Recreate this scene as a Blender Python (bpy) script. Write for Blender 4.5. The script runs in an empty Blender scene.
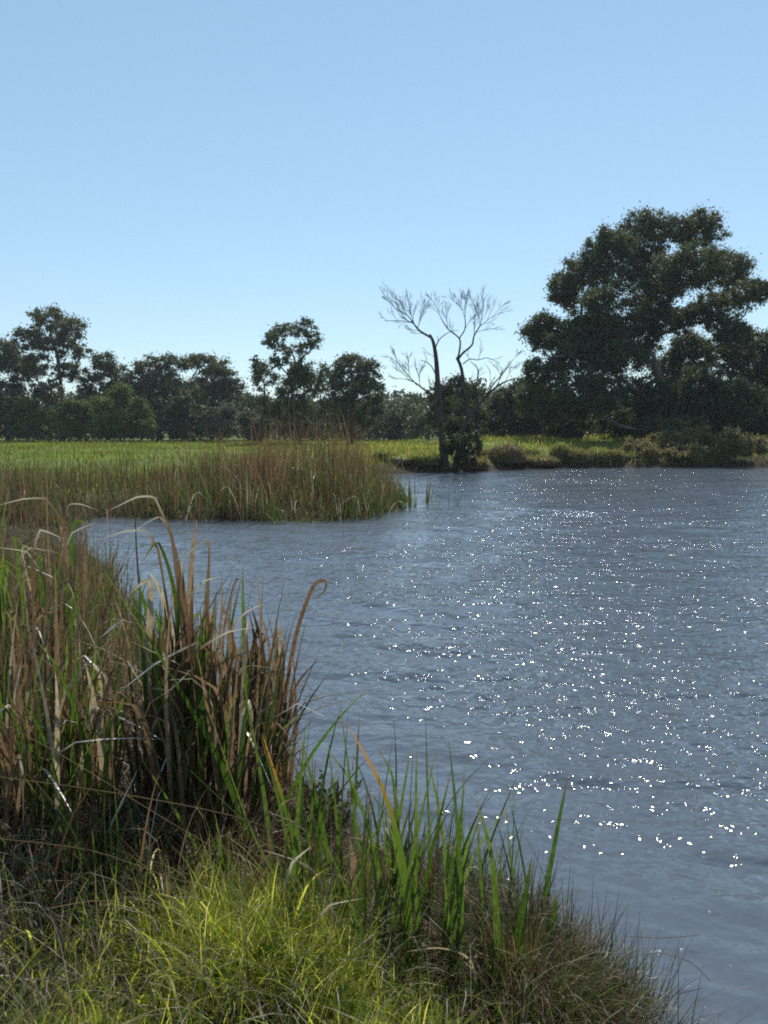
import bpy, math, random
import numpy as np
from mathutils import Vector

random.seed(11)
rng = np.random.default_rng(11)
S = bpy.context.scene
COL = S.collection
rad = math.radians

# ------------------------------------------------------------------ camera, sky, sun, exposure
CAM_H, FPX, PITCH = 2.3, 800.0, math.atan((512 - 428) / 800.0)
cd = bpy.data.cameras.new('camera')
cam = bpy.data.objects.new('camera', cd); COL.objects.link(cam)
cd.sensor_fit = 'VERTICAL'; cd.sensor_height = 36.0; cd.lens = 36.0 * FPX / 1024.0
cd.clip_start = 0.05; cd.clip_end = 6000.0
cam.location = (0, 0, CAM_H); cam.rotation_euler = (rad(90) - PITCH, 0, 0)
S.camera = cam

SUN_EL, SUN_AZ = rad(51.0), rad(14.0)         # azimuth measured from +Y towards +X
sun_dir = Vector((math.sin(SUN_AZ) * math.cos(SUN_EL), math.cos(SUN_AZ) * math.cos(SUN_EL), math.sin(SUN_EL)))
W = bpy.data.worlds.new('World'); S.world = W; W.use_nodes = True
nt = W.node_tree
sky = nt.nodes.new('ShaderNodeTexSky'); sky.sky_type = 'NISHITA'
sky.sun_disc = False; sky.sun_elevation = SUN_EL; sky.sun_rotation = SUN_AZ
sky.altitude = 50; sky.air_density = 1.0; sky.dust_density = 0.0; sky.ozone_density = 8.0
bg = nt.nodes['Background']; bg.inputs['Strength'].default_value = 0.13
tint = nt.nodes.new('ShaderNodeMix'); tint.data_type = 'RGBA'; tint.blend_type = 'MULTIPLY'; tint.inputs[0].default_value = 1; tint.inputs[7].default_value = (2.2, 2.32, 2.2, 1)
gam = nt.nodes.new('ShaderNodeGamma'); gam.inputs[1].default_value = 0.6       # a soft, hazy sky: gentler from zenith to horizon
nt.links.new(sky.outputs[0], gam.inputs[0]); nt.links.new(gam.outputs[0], tint.inputs[6]); nt.links.new(tint.outputs[2], bg.inputs['Color'])
sl = bpy.data.lights.new('sun', 'SUN'); sl.energy = 5.0; sl.angle = rad(0.53); sl.color = (1.0, 0.955, 0.9)
so = bpy.data.objects.new('sun', sl); COL.objects.link(so)
so.rotation_euler = (-sun_dir).to_track_quat('-Z', 'Y').to_euler(); so.location = sun_dir * 100
S.view_settings.view_transform = 'Standard'; S.view_settings.look = 'None'
S.view_settings.gamma = 1.0; S.view_settings.exposure = 0.0
S.render.engine = 'CYCLES'
c = S.cycles
c.max_bounces = 7; c.diffuse_bounces = 4; c.glossy_bounces = 3; c.transmission_bounces = 4
c.sample_clamp_indirect = 4.0; c.caustics_reflective = False; c.caustics_refractive = False
c.use_denoising = False; c.sample_clamp_direct = 40.0; c.filter_width = 1.9

# ------------------------------------------------------------------ helpers
cp, sp_ = math.cos(PITCH), math.sin(PITCH)
def ray(px, py):
    a, b = (px - 384) / FPX, (512 - py) / FPX
    return Vector((a, cp + b * sp_, -sp_ + b * cp))
def at(px, py, Y):
    d = ray(px, py); return Vector((0, 0, CAM_H)) + d * (Y / d.y)
def at_z(px, py, z):
    d = ray(px, py); return Vector((0, 0, CAM_H)) + d * ((z - CAM_H) / d.z)

WATER = np.array([(1.05, 2.75), (0.95, 3.2), (0.72, 3.65), (0.25, 3.95), (-0.1, 4.25), (-0.28, 4.75), (-0.75, 5.2), (-1.5, 6.6),
    (-2.35, 8.4), (-3.3, 10), (-4.6, 13.2), (-6.3, 16), (-7.6, 18.6), (-7.3, 20.8), (-4.5, 20.0), (-1.4, 19.7), (-0.6, 20.7),
    (0.1, 22.4), (0.75, 24.6), (0.9, 26), (0.7, 29), (0.3, 33), (-0.6, 37), (-0.2, 40.2), (2.0, 41.3), (3.6, 42.0), (5.5, 43.5), (8.5, 45.5), (12, 46.3), (17, 46.8),
    (23, 48.4), (34, 50), (70, 54), (95, 40), (95, -30), (30, -12), (8, -3.0), (2.6, 0.8), (1.5, 1.9)])
def sdf(x, y):
    """distance to the shoreline, positive on land"""
    x = np.asarray(x, float); y = np.asarray(y, float)
    d2 = np.full(x.shape, 1e18); inside = np.zeros(x.shape, bool)
    n = len(WATER)
    for i in range(n):
        ax, ay = WATER[i]; bx, by = WATER[(i + 1) % n]
        ex, ey = bx - ax, by - ay
        t = np.clip(((x - ax) * ex + (y - ay) * ey) / (ex * ex + ey * ey), 0, 1)
        d2 = np.minimum(d2, (x - ax - t * ex) ** 2 + (y - ay - t * ey) ** 2)
        cr = ((ay > y) != (by > y)) & (x < ex * (y - ay) / (ey if ey else 1e-9) + ax)
        inside ^= cr
    d = np.sqrt(d2)
    return np.where(inside, -d, d)
def sstep(a, b, v):
    t = np.clip((np.asarray(v, float) - a) / (b - a), 0, 1); return t * t * (3 - 2 * t)
_wv = [(rng.uniform(0, 6.28), rng.uniform(0.25, 3.0), rng.uniform(0, 6.28)) for _ in range(14)]
def lumps(x, y):
    z = 0
    for a, k, ph in _wv:
        z = z + np.sin((x * math.cos(a) + y * math.sin(a)) * k + ph) / (1 + k)
    return z / 6
def hz(x, y):
    x = np.asarray(x, float); y = np.asarray(y, float)
    d = sdf(x, y)
    far = sstep(36, 42, y)
    land = (0.42 + 0.1 * far) * (1 - np.exp(-np.maximum(d, 0) / (1.1 - 0.5 * far))) + 0.12 * (1 - np.exp(-np.maximum(d, 0) / 8))
    land = land + 0.75 * sstep(47, 62, y) * sstep(0, 10, x) * (1 - sstep(200, 400, y))
    land = land + lumps(x, y) * np.clip(d, 0, 1.0) * (0.12 + 0.12 * far)
    wet = -0.7 * (1 - np.exp(np.minimum(d, 0) / 1.2))
    return np.where(d > 0, land, wet)
def hz1(x, y): return float(hz(np.array([x]), np.array([y]))[0])

def mk_mesh(name, V, quads=None, tris=None, attr=None, mat=None, smooth=True):
    me = bpy.data.meshes.new(name)
    V = np.asarray(V, np.float32).reshape(-1, 3)
    me.vertices.add(len(V)); me.vertices.foreach_set('co', V.ravel())
    loops, starts, n = [], [], 0
    if quads is not None and len(quads):
        q = np.asarray(quads, np.int32); loops.append(q.ravel()); starts.append(n + np.arange(len(q)) * 4); n += q.size
    if tris is not None and len(tris):
        t = np.asarray(tris, np.int32); loops.append(t.ravel()); starts.append(n + np.arange(len(t)) * 3); n += t.size
    L = np.concatenate(loops); P = np.concatenate(starts).astype(np.int32)
    me.loops.add(len(L)); me.loops.foreach_set('vertex_index', L)
    me.polygons.add(len(P)); me.polygons.foreach_set('loop_start', P)
    if smooth: me.polygons.foreach_set('use_smooth', np.ones(len(P), bool))
    for k, v in (attr or {}).items():
        a = me.attributes.new(k, 'FLOAT', 'POINT'); a.data.foreach_set('value', np.asarray(v, np.float32))
    if mat is not None: me.materials.append(mat)
    me.update(calc_edges=True); me.validate()
    return me
def link(name, me, parent=None, loc=None):
    o = bpy.data.objects.new(name, me); COL.objects.link(o)
    if parent is not None:
        o.parent = parent
    if loc is not None: o.location = loc
    return o
def tag(o, label=None, cat=None, group=None, kind=None):
    if label: o['label'] = label
    if cat: o['category'] = cat
    if group: o['group'] = group
    if kind: o['kind'] = kind
    return o
def thing(name, loc, label, cat, group=None):
    o = bpy.data.objects.new(name, None); COL.objects.link(o); o.location = loc; o.empty_display_size = 0.2
    return tag(o, label, cat, group)

# ------------------------------------------------------------------ materials
def new_mat(name):
    m = bpy.data.materials.new(name); m.use_nodes = True
    n = m.node_tree; n.nodes.clear()
    return m, n, n.nodes, n.links
def ramp(nodes, cols, interp='LINEAR'):
    r = nodes.new('ShaderNodeValToRGB'); e = r.color_ramp.elements; r.color_ramp.interpolation = interp
    for i, (p, col) in enumerate(cols):
        el = e[i] if i < 2 else e.new(p)
        el.position = p; el.color = (*col, 1)
    return r
def leaf_mat(name, cols, transl=0.35, rough=0.55, tip=None, tip_from=0.7, root=None, src='island', spec=0.3, tboost=1.3, noise=None):
    """thin plant matter: a principled face mixed with light passing through; colour varies from piece to piece"""
    m, n, N, L = new_mat(name)
    out = N.new('ShaderNodeOutputMaterial'); mix = N.new('ShaderNodeMixShader'); mix.inputs[0].default_value = transl
    pr = N.new('ShaderNodeBsdfPrincipled'); pr.inputs['Roughness'].default_value = rough; pr.inputs['Specular IOR Level'].default_value = spec
    tr = N.new('ShaderNodeBsdfTranslucent')
    rp = ramp(N, cols)
    if src == 'island':
        g = N.new('ShaderNodeNewGeometry'); L.new(g.outputs['Random Per Island'], rp.inputs[0])
    else:
        g = N.new('ShaderNodeObjectInfo'); L.new(g.outputs['Random'], rp.inputs[0])
    col = rp.outputs[0]
    if noise:
        tc = N.new('ShaderNodeTexCoord'); nz = N.new('ShaderNodeTexNoise'); nz.inputs['Scale'].default_value = noise[0]; nz.inputs['Detail'].default_value = 3
        L.new(tc.outputs['Object'], nz.inputs['Vector'])
        r2 = ramp(N, [(0.35, (1, 1, 1)), (0.65, noise[1])]); L.new(nz.outputs[0], r2.inputs[0])
        mm = N.new('ShaderNodeMix'); mm.data_type = 'RGBA'; mm.blend_type = 'MULTIPLY'; mm.inputs[0].default_value = 1
        L.new(col, mm.inputs[6]); L.new(r2.outputs[0], mm.inputs[7]); col = mm.outputs[2]
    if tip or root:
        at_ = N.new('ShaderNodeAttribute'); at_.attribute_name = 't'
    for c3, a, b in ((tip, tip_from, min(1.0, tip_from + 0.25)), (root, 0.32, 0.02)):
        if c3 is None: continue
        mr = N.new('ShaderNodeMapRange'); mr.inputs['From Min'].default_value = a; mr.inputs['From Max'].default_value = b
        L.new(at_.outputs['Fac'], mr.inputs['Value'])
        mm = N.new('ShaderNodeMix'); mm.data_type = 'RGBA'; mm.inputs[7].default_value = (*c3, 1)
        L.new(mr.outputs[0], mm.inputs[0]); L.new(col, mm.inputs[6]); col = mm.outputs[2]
    L.new(col, pr.inputs['Base Color'])
    bo = N.new('ShaderNodeMix'); bo.data_type = 'RGBA'; bo.blend_type = 'MULTIPLY'; bo.inputs[0].default_value = 1
    bo.inputs[7].default_value = (tboost, tboost, tboost * 0.8, 1)
    L.new(col, bo.inputs[6]); L.new(bo.outputs[2], tr.inputs['Color'])
    L.new(pr.outputs[0], mix.inputs[1]); L.new(tr.outputs[0], mix.inputs[2]); L.new(mix.outputs[0], out.inputs['Surface'])
    return m
def bark_mat(name, a, b, scale=6.0):
    m, n, N, L = new_mat(name)
    out = N.new('ShaderNodeOutputMaterial'); pr = N.new('ShaderNodeBsdfPrincipled'); pr.inputs['Roughness'].default_value = 0.85; pr.inputs['Specular IOR Level'].default_value = 0.12
    tc = N.new('ShaderNodeTexCoord'); mp = N.new('ShaderNodeMapping'); mp.inputs['Scale'].default_value = (1, 1, 0.25)
    nz = N.new('ShaderNodeTexNoise'); nz.inputs['Scale'].default_value = scale; nz.inputs['Detail'].default_value = 6
    rp = ramp(N, [(0.35, a), (0.68, b)])
    bp = N.new('ShaderNodeBump'); bp.inputs['Strength'].default_value = 0.6; bp.inputs['Distance'].default_value = 0.03
    L.new(tc.outputs['Object'], mp.inputs[0]); L.new(mp.outputs[0], nz.inputs['Vector']); L.new(nz.outputs[0], rp.inputs[0])
    L.new(rp.outputs[0], pr.inputs['Base Color']); L.new(nz.outputs[0], bp.inputs['Height']); L.new(bp.outputs[0], pr.inputs['Normal'])
    L.new(pr.outputs[0], out.inputs['Surface'])
    return m
def ground_mat():
    m, n, N, L = new_mat('bank_soil')
    out = N.new('ShaderNodeOutputMaterial'); pr = N.new('ShaderNodeBsdfPrincipled'); pr.inputs['Roughness'].default_value = 0.9; pr.inputs['Specular IOR Level'].default_value = 0.08
    tc = N.new('ShaderNodeTexCoord')
    n1 = N.new('ShaderNodeTexNoise'); n1.inputs['Scale'].default_value = 9; n1.inputs['Detail'].default_value = 8
    n2 = N.new('ShaderNodeTexNoise'); n2.inputs['Scale'].default_value = 0.35; n2.inputs['Detail'].default_value = 5
    soil = ramp(N, [(0.3, (0.018, 0.013, 0.009)), (0.7, (0.055, 0.04, 0.026))])
    turf = ramp(N, [(0.3, (0.055, 0.085, 0.018)), (0.55, (0.10, 0.16, 0.03)), (0.75, (0.16, 0.17, 0.06))])
    L.new(tc.outputs['Object'], n1.inputs['Vector']); L.new(tc.outputs['Object'], n2.inputs['Vector'])
    L.new(n1.outputs[0], soil.inputs[0]); L.new(n2.outputs[0], turf.inputs[0])
    a = N.new('ShaderNodeAttribute'); a.attribute_name = 'turf'
    ad = N.new('ShaderNodeMath'); ad.operation = 'ADD'; sb = N.new('ShaderNodeMath'); sb.operation = 'SUBTRACT'; sb.inputs[1].default_value = 0.5
    L.new(n1.outputs[0], sb.inputs[0]); L.new(a.outputs['Fac'], ad.inputs[0]); L.new(sb.outputs[0], ad.inputs[1])
    mx = N.new('ShaderNodeMix'); mx.data_type = 'RGBA'; L.new(ad.outputs[0], mx.inputs[0]); L.new(soil.outputs[0], mx.inputs[6]); L.new(turf.outputs[0], mx.inputs[7])
    L.new(mx.outputs[2], pr.inputs['Base Color'])
    bp = N.new('ShaderNodeBump'); bp.inputs['Strength'].default_value = 0.7; bp.inputs['Distance'].default_value = 0.04
    L.new(n1.outputs[0], bp.inputs['Height']); L.new(bp.outputs[0], pr.inputs['Normal']); L.new(pr.outputs[0], out.inputs['Surface'])
    return m
def water_mat():
    """murky opaque water; fine ripples tilt the normal by the slope of a height noise sampled at a fixed small step"""
    m, n, N, L = new_mat('murky_water')
    out = N.new('ShaderNodeOutputMaterial'); pr = N.new('ShaderNodeBsdfPrincipled')
    pr.inputs['Base Color'].default_value = (0.094, 0.114, 0.136, 1); pr.inputs['Roughness'].default_value = 0.05; pr.inputs['IOR'].default_value = 1.333
    tc = N.new('ShaderNodeTexCoord'); EPS = 0.012
    def slope(scale, mapscale, rot, amp, seed):
        mp = N.new('ShaderNodeMapping'); mp.inputs['Rotation'].default_value = (0, 0, rad(rot)); mp.inputs['Scale'].default_value = (*mapscale, 1); mp.inputs['Location'].default_value = (seed, seed * .7, 0)
        hs = []
        for off in ((0, 0, 0), (EPS, 0, 0), (0, EPS, 0)):
            ad = N.new('ShaderNodeVectorMath'); ad.operation = 'ADD'; ad.inputs[1].default_value = off
            L.new(tc.outputs['Object'], ad.inputs[0])
            mpp = N.new('ShaderNodeMapping')
            for k_ in ('Rotation', 'Scale', 'Location'): mpp.inputs[k_].default_value = mp.inputs[k_].default_value
            L.new(ad.outputs[0], mpp.inputs[0])
            nz = N.new('ShaderNodeTexNoise'); nz.noise_dimensions = '2D'; nz.inputs['Scale'].default_value = scale; nz.inputs['Detail'].default_value = 2.0; nz.inputs['Roughness'].default_value = 0.45
            L.new(mpp.outputs[0], nz.inputs['Vector']); hs.append(nz.outputs[0])
        N.remove(mp)
        res = []
        for q in (1, 2):
            sb = N.new('ShaderNodeMath'); sb.operation = 'SUBTRACT'; L.new(hs[0], sb.inputs[0]); L.new(hs[q], sb.inputs[1])
            ml = N.new('ShaderNodeMath'); ml.operation = 'MULTIPLY'; ml.inputs[1].default_value = amp / EPS; L.new(sb.outputs[0], ml.inputs[0]); res.append(ml.outputs[0])
        cb = N.new('ShaderNodeCombineXYZ'); L.new(res[0], cb.inputs[0]); L.new(res[1], cb.inputs[1])
        return cb.outputs[0]
    s1 = slope(6.5, (0.95, 1.15), -20, 0.050, 3.1); s2 = slope(2.1, (0.25, 1.25), -20, 0.07, 9.7); s3 = slope(12.0, (0.8, 1.1), -8, 0.012, 5.3)
    a1 = N.new('ShaderNodeVectorMath'); a1.operation = 'ADD'; L.new(s1, a1.inputs[0]); L.new(s2, a1.inputs[1])
    a0 = N.new('ShaderNodeVectorMath'); a0.operation = 'ADD'; L.new(a1.outputs[0], a0.inputs[0]); L.new(s3, a0.inputs[1]); a1 = a0
    pt = N.new('ShaderNodeTexNoise'); pt.inputs['Scale'].default_value = 0.33; pt.inputs['Detail'].default_value = 2; pm = N.new('ShaderNodeMapping'); pm.inputs['Rotation'].default_value = (0, 0, rad(-20)); pm.inputs['Scale'].default_value = (.4, 1.6, 1); L.new(tc.outputs['Object'], pm.inputs[0]); L.new(pm.outputs[0], pt.inputs['Vector'])
    mr = N.new('ShaderNodeMapRange'); mr.inputs['From Min'].default_value = .35; mr.inputs['From Max'].default_value = .65; mr.inputs['To Min'].default_value = .5; mr.inputs['To Max'].default_value = 1.2; L.new(pt.outputs[0], mr.inputs['Value'])
    at_ = N.new('ShaderNodeAttribute'); at_.attribute_name = 'open'
    mo = N.new('ShaderNodeMath'); mo.operation = 'MULTIPLY'; L.new(mr.outputs[0], mo.inputs[0]); L.new(at_.outputs['Fac'], mo.inputs[1])
    sc = N.new('ShaderNodeVectorMath'); sc.operation = 'SCALE'; L.new(a1.outputs[0], sc.inputs[0]); L.new(mo.outputs[0], sc.inputs['Scale'])
    g = N.new('ShaderNodeNewGeometry')
    a2 = N.new('ShaderNodeVectorMath'); a2.operation = 'ADD'; L.new(g.outputs['Normal'], a2.inputs[0]); L.new(sc.outputs[0], a2.inputs[1])
    nm = N.new('ShaderNodeVectorMath'); nm.operation = 'NORMALIZE'; L.new(a2.outputs[0], nm.inputs[0])
    L.new(nm.outputs[0], pr.inputs['Normal']); L.new(pr.outputs[0], out.inputs['Surface'])
    return m

M = {}
M['ground'] = ground_mat(); M['water'] = water_mat()
M['gum'] = leaf_mat('gum_leaf', [(0, (0.055, 0.072, 0.032)), (0.5, (0.085, 0.105, 0.048)), (1, (0.14, 0.15, 0.075))], 0.42, 0.5, noise=(0.35, (0.72, 0.72, 0.66)))
M['gum_olive'] = leaf_mat('gum_leaf_olive', [(0, (0.07, 0.085, 0.04)), (0.5, (0.105, 0.12, 0.055)), (1, (0.16, 0.16, 0.085))], 0.42, 0.5, noise=(0.35, (0.8, 0.75, 0.66)))
M['gum_grey'] = leaf_mat('gum_leaf_grey', [(0, (0.07, 0.08, 0.06)), (1, (0.14, 0.145, 0.10))], 0.4, 0.5)
M['bush'] = leaf_mat('bush_leaf', [(0, (0.06, 0.092, 0.025)), (0.6, (0.105, 0.145, 0.036)), (1, (0.17, 0.21, 0.055))], 0.46, 0.5, noise=(0.6, (0.75, 0.75, 0.6)))
M['bush_dark'] = leaf_mat('bush_leaf_dark', [(0, (0.045, 0.06, 0.028)), (0.6, (0.07, 0.088, 0.04)), (1, (0.11, 0.125, 0.055))], 0.38, 0.55, noise=(0.4, (0.75, 0.75, 0.66)))
M['bramble'] = leaf_mat('dry_bramble', [(0, (0.10, 0.085, 0.042)), (0.5, (0.17, 0.14, 0.068)), (1, (0.26, 0.23, 0.10))], 0.45, 0.6)
M['bark'] = bark_mat('gum_bark', (0.085, 0.062, 0.05), (0.26, 0.20, 0.16))
M['bark_dark'] = bark_mat('dark_bark', (0.035, 0.028, 0.022), (0.10, 0.08, 0.065))
M['deadwood'] = bark_mat('weathered_dead_wood', (0.035, 0.028, 0.024), (0.10, 0.08, 0.068), 10)
M['meadow'] = leaf_mat('meadow_grass', [(0, (0.12, 0.18, 0.02)), (0.6, (0.20, 0.27, 0.03)), (1, (0.36, 0.33, 0.07))], 0.55, 0.7, spec=0.05, noise=(0.22, (0.72, 0.52, 0.7)))
M['bank_grass'] = leaf_mat('bank_grass', [(0, (0.15, 0.20, 0.03)), (0.5, (0.28, 0.32, 0.055)), (1, (0.40, 0.35, 0.12))], 0.65, 0.7, spec=0.05, noise=(0.5, (0.7, 0.55, 0.6)))
M['tussock'] = leaf_mat('tussock_blade', [(0, (0.10, 0.10, 0.03)), (0.5, (0.17, 0.16, 0.05)), (1, (0.27, 0.22, 0.09))], 0.5, 0.6)
M['tussock_green'] = leaf_mat('tussock_blade_green', [(0, (0.12, 0.15, 0.03)), (0.5, (0.20, 0.23, 0.045)), (1, (0.32, 0.30, 0.09))], 0.55, 0.6)
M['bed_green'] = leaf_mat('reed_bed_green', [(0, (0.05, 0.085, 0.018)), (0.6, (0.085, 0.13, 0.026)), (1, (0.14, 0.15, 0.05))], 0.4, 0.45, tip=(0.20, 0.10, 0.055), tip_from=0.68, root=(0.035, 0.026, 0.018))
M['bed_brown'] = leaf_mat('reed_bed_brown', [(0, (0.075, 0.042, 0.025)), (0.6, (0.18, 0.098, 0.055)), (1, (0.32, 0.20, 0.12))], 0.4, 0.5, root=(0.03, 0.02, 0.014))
M['bed_pale'] = leaf_mat('reed_bed_pale', [(0, (0.45, 0.38, 0.30)), (1, (0.62, 0.55, 0.46))], 0.3, 0.4)  # pale colour stands in for sun glints on folded dead leaves
M['leaf_green'] = leaf_mat('cattail_leaf_green', [(0, (0.05, 0.10, 0.016)), (0.5, (0.09, 0.165, 0.024)), (1, (0.16, 0.23, 0.045))], 0.5, 0.35, tip=(0.20, 0.17, 0.05), tip_from=0.8, root=(0.10, 0.10, 0.04), src='object', spec=0.4, noise=(38, (0.62, 0.58, 0.5)))
M['leaf_orange'] = leaf_mat('cattail_leaf_orange_tip', [(0, (0.10, 0.17, 0.02)), (1, (0.13, 0.19, 0.03))], 0.45, 0.4, tip=(0.50, 0.20, 0.04), tip_from=0.66, src='object')
M['leaf_rust'] = leaf_mat('cattail_leaf_rust', [(0, (0.30, 0.13, 0.04)), (1, (0.36, 0.17, 0.05))], 0.45, 0.5, src='object')
M['leaf_brown'] = leaf_mat('cattail_leaf_dead', [(0, (0.075, 0.047, 0.032)), (0.5, (0.18, 0.112, 0.07)), (0.85, (0.27, 0.19, 0.125)), (1, (0.48, 0.40, 0.31))], 0.5, 0.5, root=(0.05, 0.035, 0.022), src='object', noise=(38, (0.62, 0.58, 0.5)))
M['leaf_pale'] = leaf_mat('cattail_leaf_sheen_tip', [(0, (0.14, 0.085, 0.05)), (1, (0.22, 0.14, 0.085))], 0.25, 0.32, src='object', spec=0.6, tip=(0.66, 0.58, 0.50), tip_from=0.55)  # pale tips: sun sheen on the bleached folds put into the colour
M['grass_bright'] = leaf_mat('bank_grass_bright', [(0, (0.19, 0.25, 0.025)), (0.5, (0.36, 0.40, 0.05)), (0.85, (0.52, 0.50, 0.10)), (1, (0.62, 0.54, 0.30))], 0.6, 0.4, noise=(9, (0.7, 0.72, 0.7)), tboost=1.6)
M['grass_dry'] = leaf_mat('dry_grass', [(0, (0.06, 0.04, 0.026)), (0.6, (0.14, 0.10, 0.065)), (1, (0.42, 0.34, 0.26))], 0.35, 0.45, spec=.5)
M['litter'] = leaf_mat('reed_litter', [(0, (0.045, 0.027, 0.015)), (0.7, (0.13, 0.08, 0.042)), (1, (0.34, 0.25, 0.16))], 0.4, 0.55)
M['rush'] = leaf_mat('rush_stem', [(0, (0.04, 0.075, 0.02)), (0.7, (0.07, 0.11, 0.03)), (1, (0.13, 0.13, 0.06))], 0.25, 0.4)
M['weed'] = leaf_mat('weed_leaf', [(0, (0.05, 0.09, 0.02)), (0.5, (0.10, 0.15, 0.03)), (0.75, (0.13, 0.05, 0.03)), (1, (0.20, 0.05, 0.04))], 0.4, 0.45)
M['weed_dark'] = leaf_mat('weed_leaf_dark', [(0, (0.035, 0.06, 0.02)), (0.6, (0.07, 0.075, 0.03)), (1, (0.14, 0.07, 0.04))], 0.35, 0.5)
M['herb'] = leaf_mat('herb_leaf', [(0, (0.06, 0.12, 0.02)), (1, (0.14, 0.2, 0.03))], 0.45, 0.45)

# ------------------------------------------------------------------ geometry builders
def blades(base, h, az, lean, curve, width, segs=5, kink_s=None, kink_a=None, face=None, power=1.6, taper=2.5, wob=0.0):
    """ribbons growing from base points; returns verts, quads, tris-free, t"""
    base = np.asarray(base, float); n = len(base)
    B = lambda v: np.broadcast_to(np.asarray(v, float), (n,)).copy()
    h, az, lean, curve, width = B(h), B(az), B(lean), B(curve), B(width)
    face = B(rng.uniform(-0.9, 0.9, n) if face is None else face)
    s = np.linspace(0, 1, segs + 1)
    th = lean[:, None] + curve[:, None] * s[None] ** power
    if kink_s is not None:
        ks, ka = B(kink_s), B(kink_a)
        th = th + ka[:, None] * np.clip((s[None] - ks[:, None]) / 0.12, 0, 1)
    if wob: th = th + rng.normal(0, wob, th.shape)
    dl = h[:, None] / segs
    tm = (th[:, 1:] + th[:, :-1]) / 2
    r = np.concatenate([np.zeros((n, 1)), np.cumsum(np.sin(tm) * dl, 1)], 1)
    z = np.concatenate([np.zeros((n, 1)), np.cumsum(np.cos(tm) * dl, 1)], 1)
    ca, sa = np.cos(az)[:, None], np.sin(az)[:, None]
    C = np.stack([base[:, 0:1] + r * ca, base[:, 1:2] + r * sa, base[:, 2:3] + z], 2)
    wv = width[:, None] / 2 * np.maximum(1 - s[None] ** taper, 0.04)
    wa = az + math.pi / 2 + face
    wd = np.stack([np.cos(wa), np.sin(wa), np.zeros(n)], 1)[:, None, :]
    A_, B_ = C - wd * wv[:, :, None], C + wd * wv[:, :, None]
    V = np.stack([A_, B_], 2).reshape(-1, 3)
    k = segs + 1
    i0 = (np.arange(n)[:, None] * k + np.arange(segs)[None]).ravel() * 2
    Q = np.stack([i0, i0 + 1, i0 + 3, i0 + 2], 1)
    T = np.broadcast_to(s[None, :, None], (n, k, 2)).ravel()
    return V, Q, T
def join(*sets):
    Vs, Qs, Ts, off = [], [], [], 0
    for V, Q, T in sets:
        Vs.append(V); Qs.append(Q + off); Ts.append(T); off += len(V)
    return np.concatenate(Vs), np.concatenate(Qs), np.concatenate(Ts)
def on_ground(x, y, dz=-0.02):
    return np.stack([x, y, hz(x, y) + dz], 1)

def tube(pts, rs, sides=6):
    """tapered tube along points; returns verts, quads"""
    P = np.asarray([tuple(p) for p in pts], float); n = len(P)
    rs = np.broadcast_to(np.asarray(rs, float), (n,))
    T = np.gradient(P, axis=0); T /= np.linalg.norm(T, axis=1)[:, None] + 1e-9
    ref = np.array([0.31, 0.95, 0.05]); ref = ref / np.linalg.norm(ref)
    U = np.cross(T, ref); nu = np.linalg.norm(U, axis=1)
    U[nu < 0.15] = np.cross(T[nu < 0.15], np.array([1.0, 0, 0])); U /= np.linalg.norm(U, axis=1)[:, None] + 1e-9
    Wd = np.cross(T, U)
    a = np.linspace(0, 2 * math.pi, sides, endpoint=False)
    V = P[:, None] + rs[:, None, None] * (U[:, None] * np.cos(a)[None, :, None] + Wd[:, None] * np.sin(a)[None, :, None])
    i = np.arange(n - 1)[:, None] * sides; j = np.arange(sides)[None]; j2 = (j + 1) % sides
    Q = np.stack([i + j, i + j2, i + sides + j2, i + sides + j], 2).reshape(-1, 4)
    V = np.concatenate([V.reshape(-1, 3), P[-1:] + T[-1:] * rs[-1]]); k = len(V) - 1; e = (n - 1) * sides
    caps = np.array([[e + q, e + (q + 1) % sides, k, k] for q in range(sides)])
    return V, Q, caps[:, :3]
def tubes_mesh(name, items, mat):
    Vs, Qs, Ts, off = [], [], [], 0
    for pts, rs, sides in items:
        V, Q, T = tube(pts, rs, sides); Vs.append(V); Qs.append(Q + off); Ts.append(T + off); off += len(V)
    return mk_mesh(name, np.concatenate(Vs), np.concatenate(Qs), np.concatenate(Ts), mat=mat)

def leaf_cloud(centers, radii, per, size, droop=0.5, flat=0.75, aspect=0.42):
    """many rhombic leaf sprays spread through the given clump volumes"""
    cnt = np.maximum(6, (per * np.asarray(radii) ** 2).astype(int))
    idx = np.repeat(np.arange(len(cnt)), cnt); n = len(idx)
    d = rng.normal(0, 1, (n, 3)); d /= np.linalg.norm(d, axis=1)[:, None]
    r = np.abs(rng.normal(0, 0.62, n)) + 0.12
    off = d * (r * np.asarray(radii)[idx])[:, None]; off[:, 2] *= flat
    C = np.asarray(centers)[idx] + off
    a = rng.normal(0, 1, (n, 3)); a[:, 2] -= droop; a /= np.linalg.norm(a, axis=1)[:, None]
    b = np.cross(a, rng.normal(0, 1, (n, 3))); b /= np.linalg.norm(b, axis=1)[:, None]
    L = size * rng.uniform(0.6, 1.35, n)[:, None] / 2; Wd = L * aspect
    V = np.stack([C - a * L, C + b * Wd + a * L * 0.1, C + a * L, C - b * Wd + a * L * 0.1], 1).reshape(-1, 3)
    Q = np.arange(n * 4).reshape(-1, 4)
    return V, Q

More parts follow.
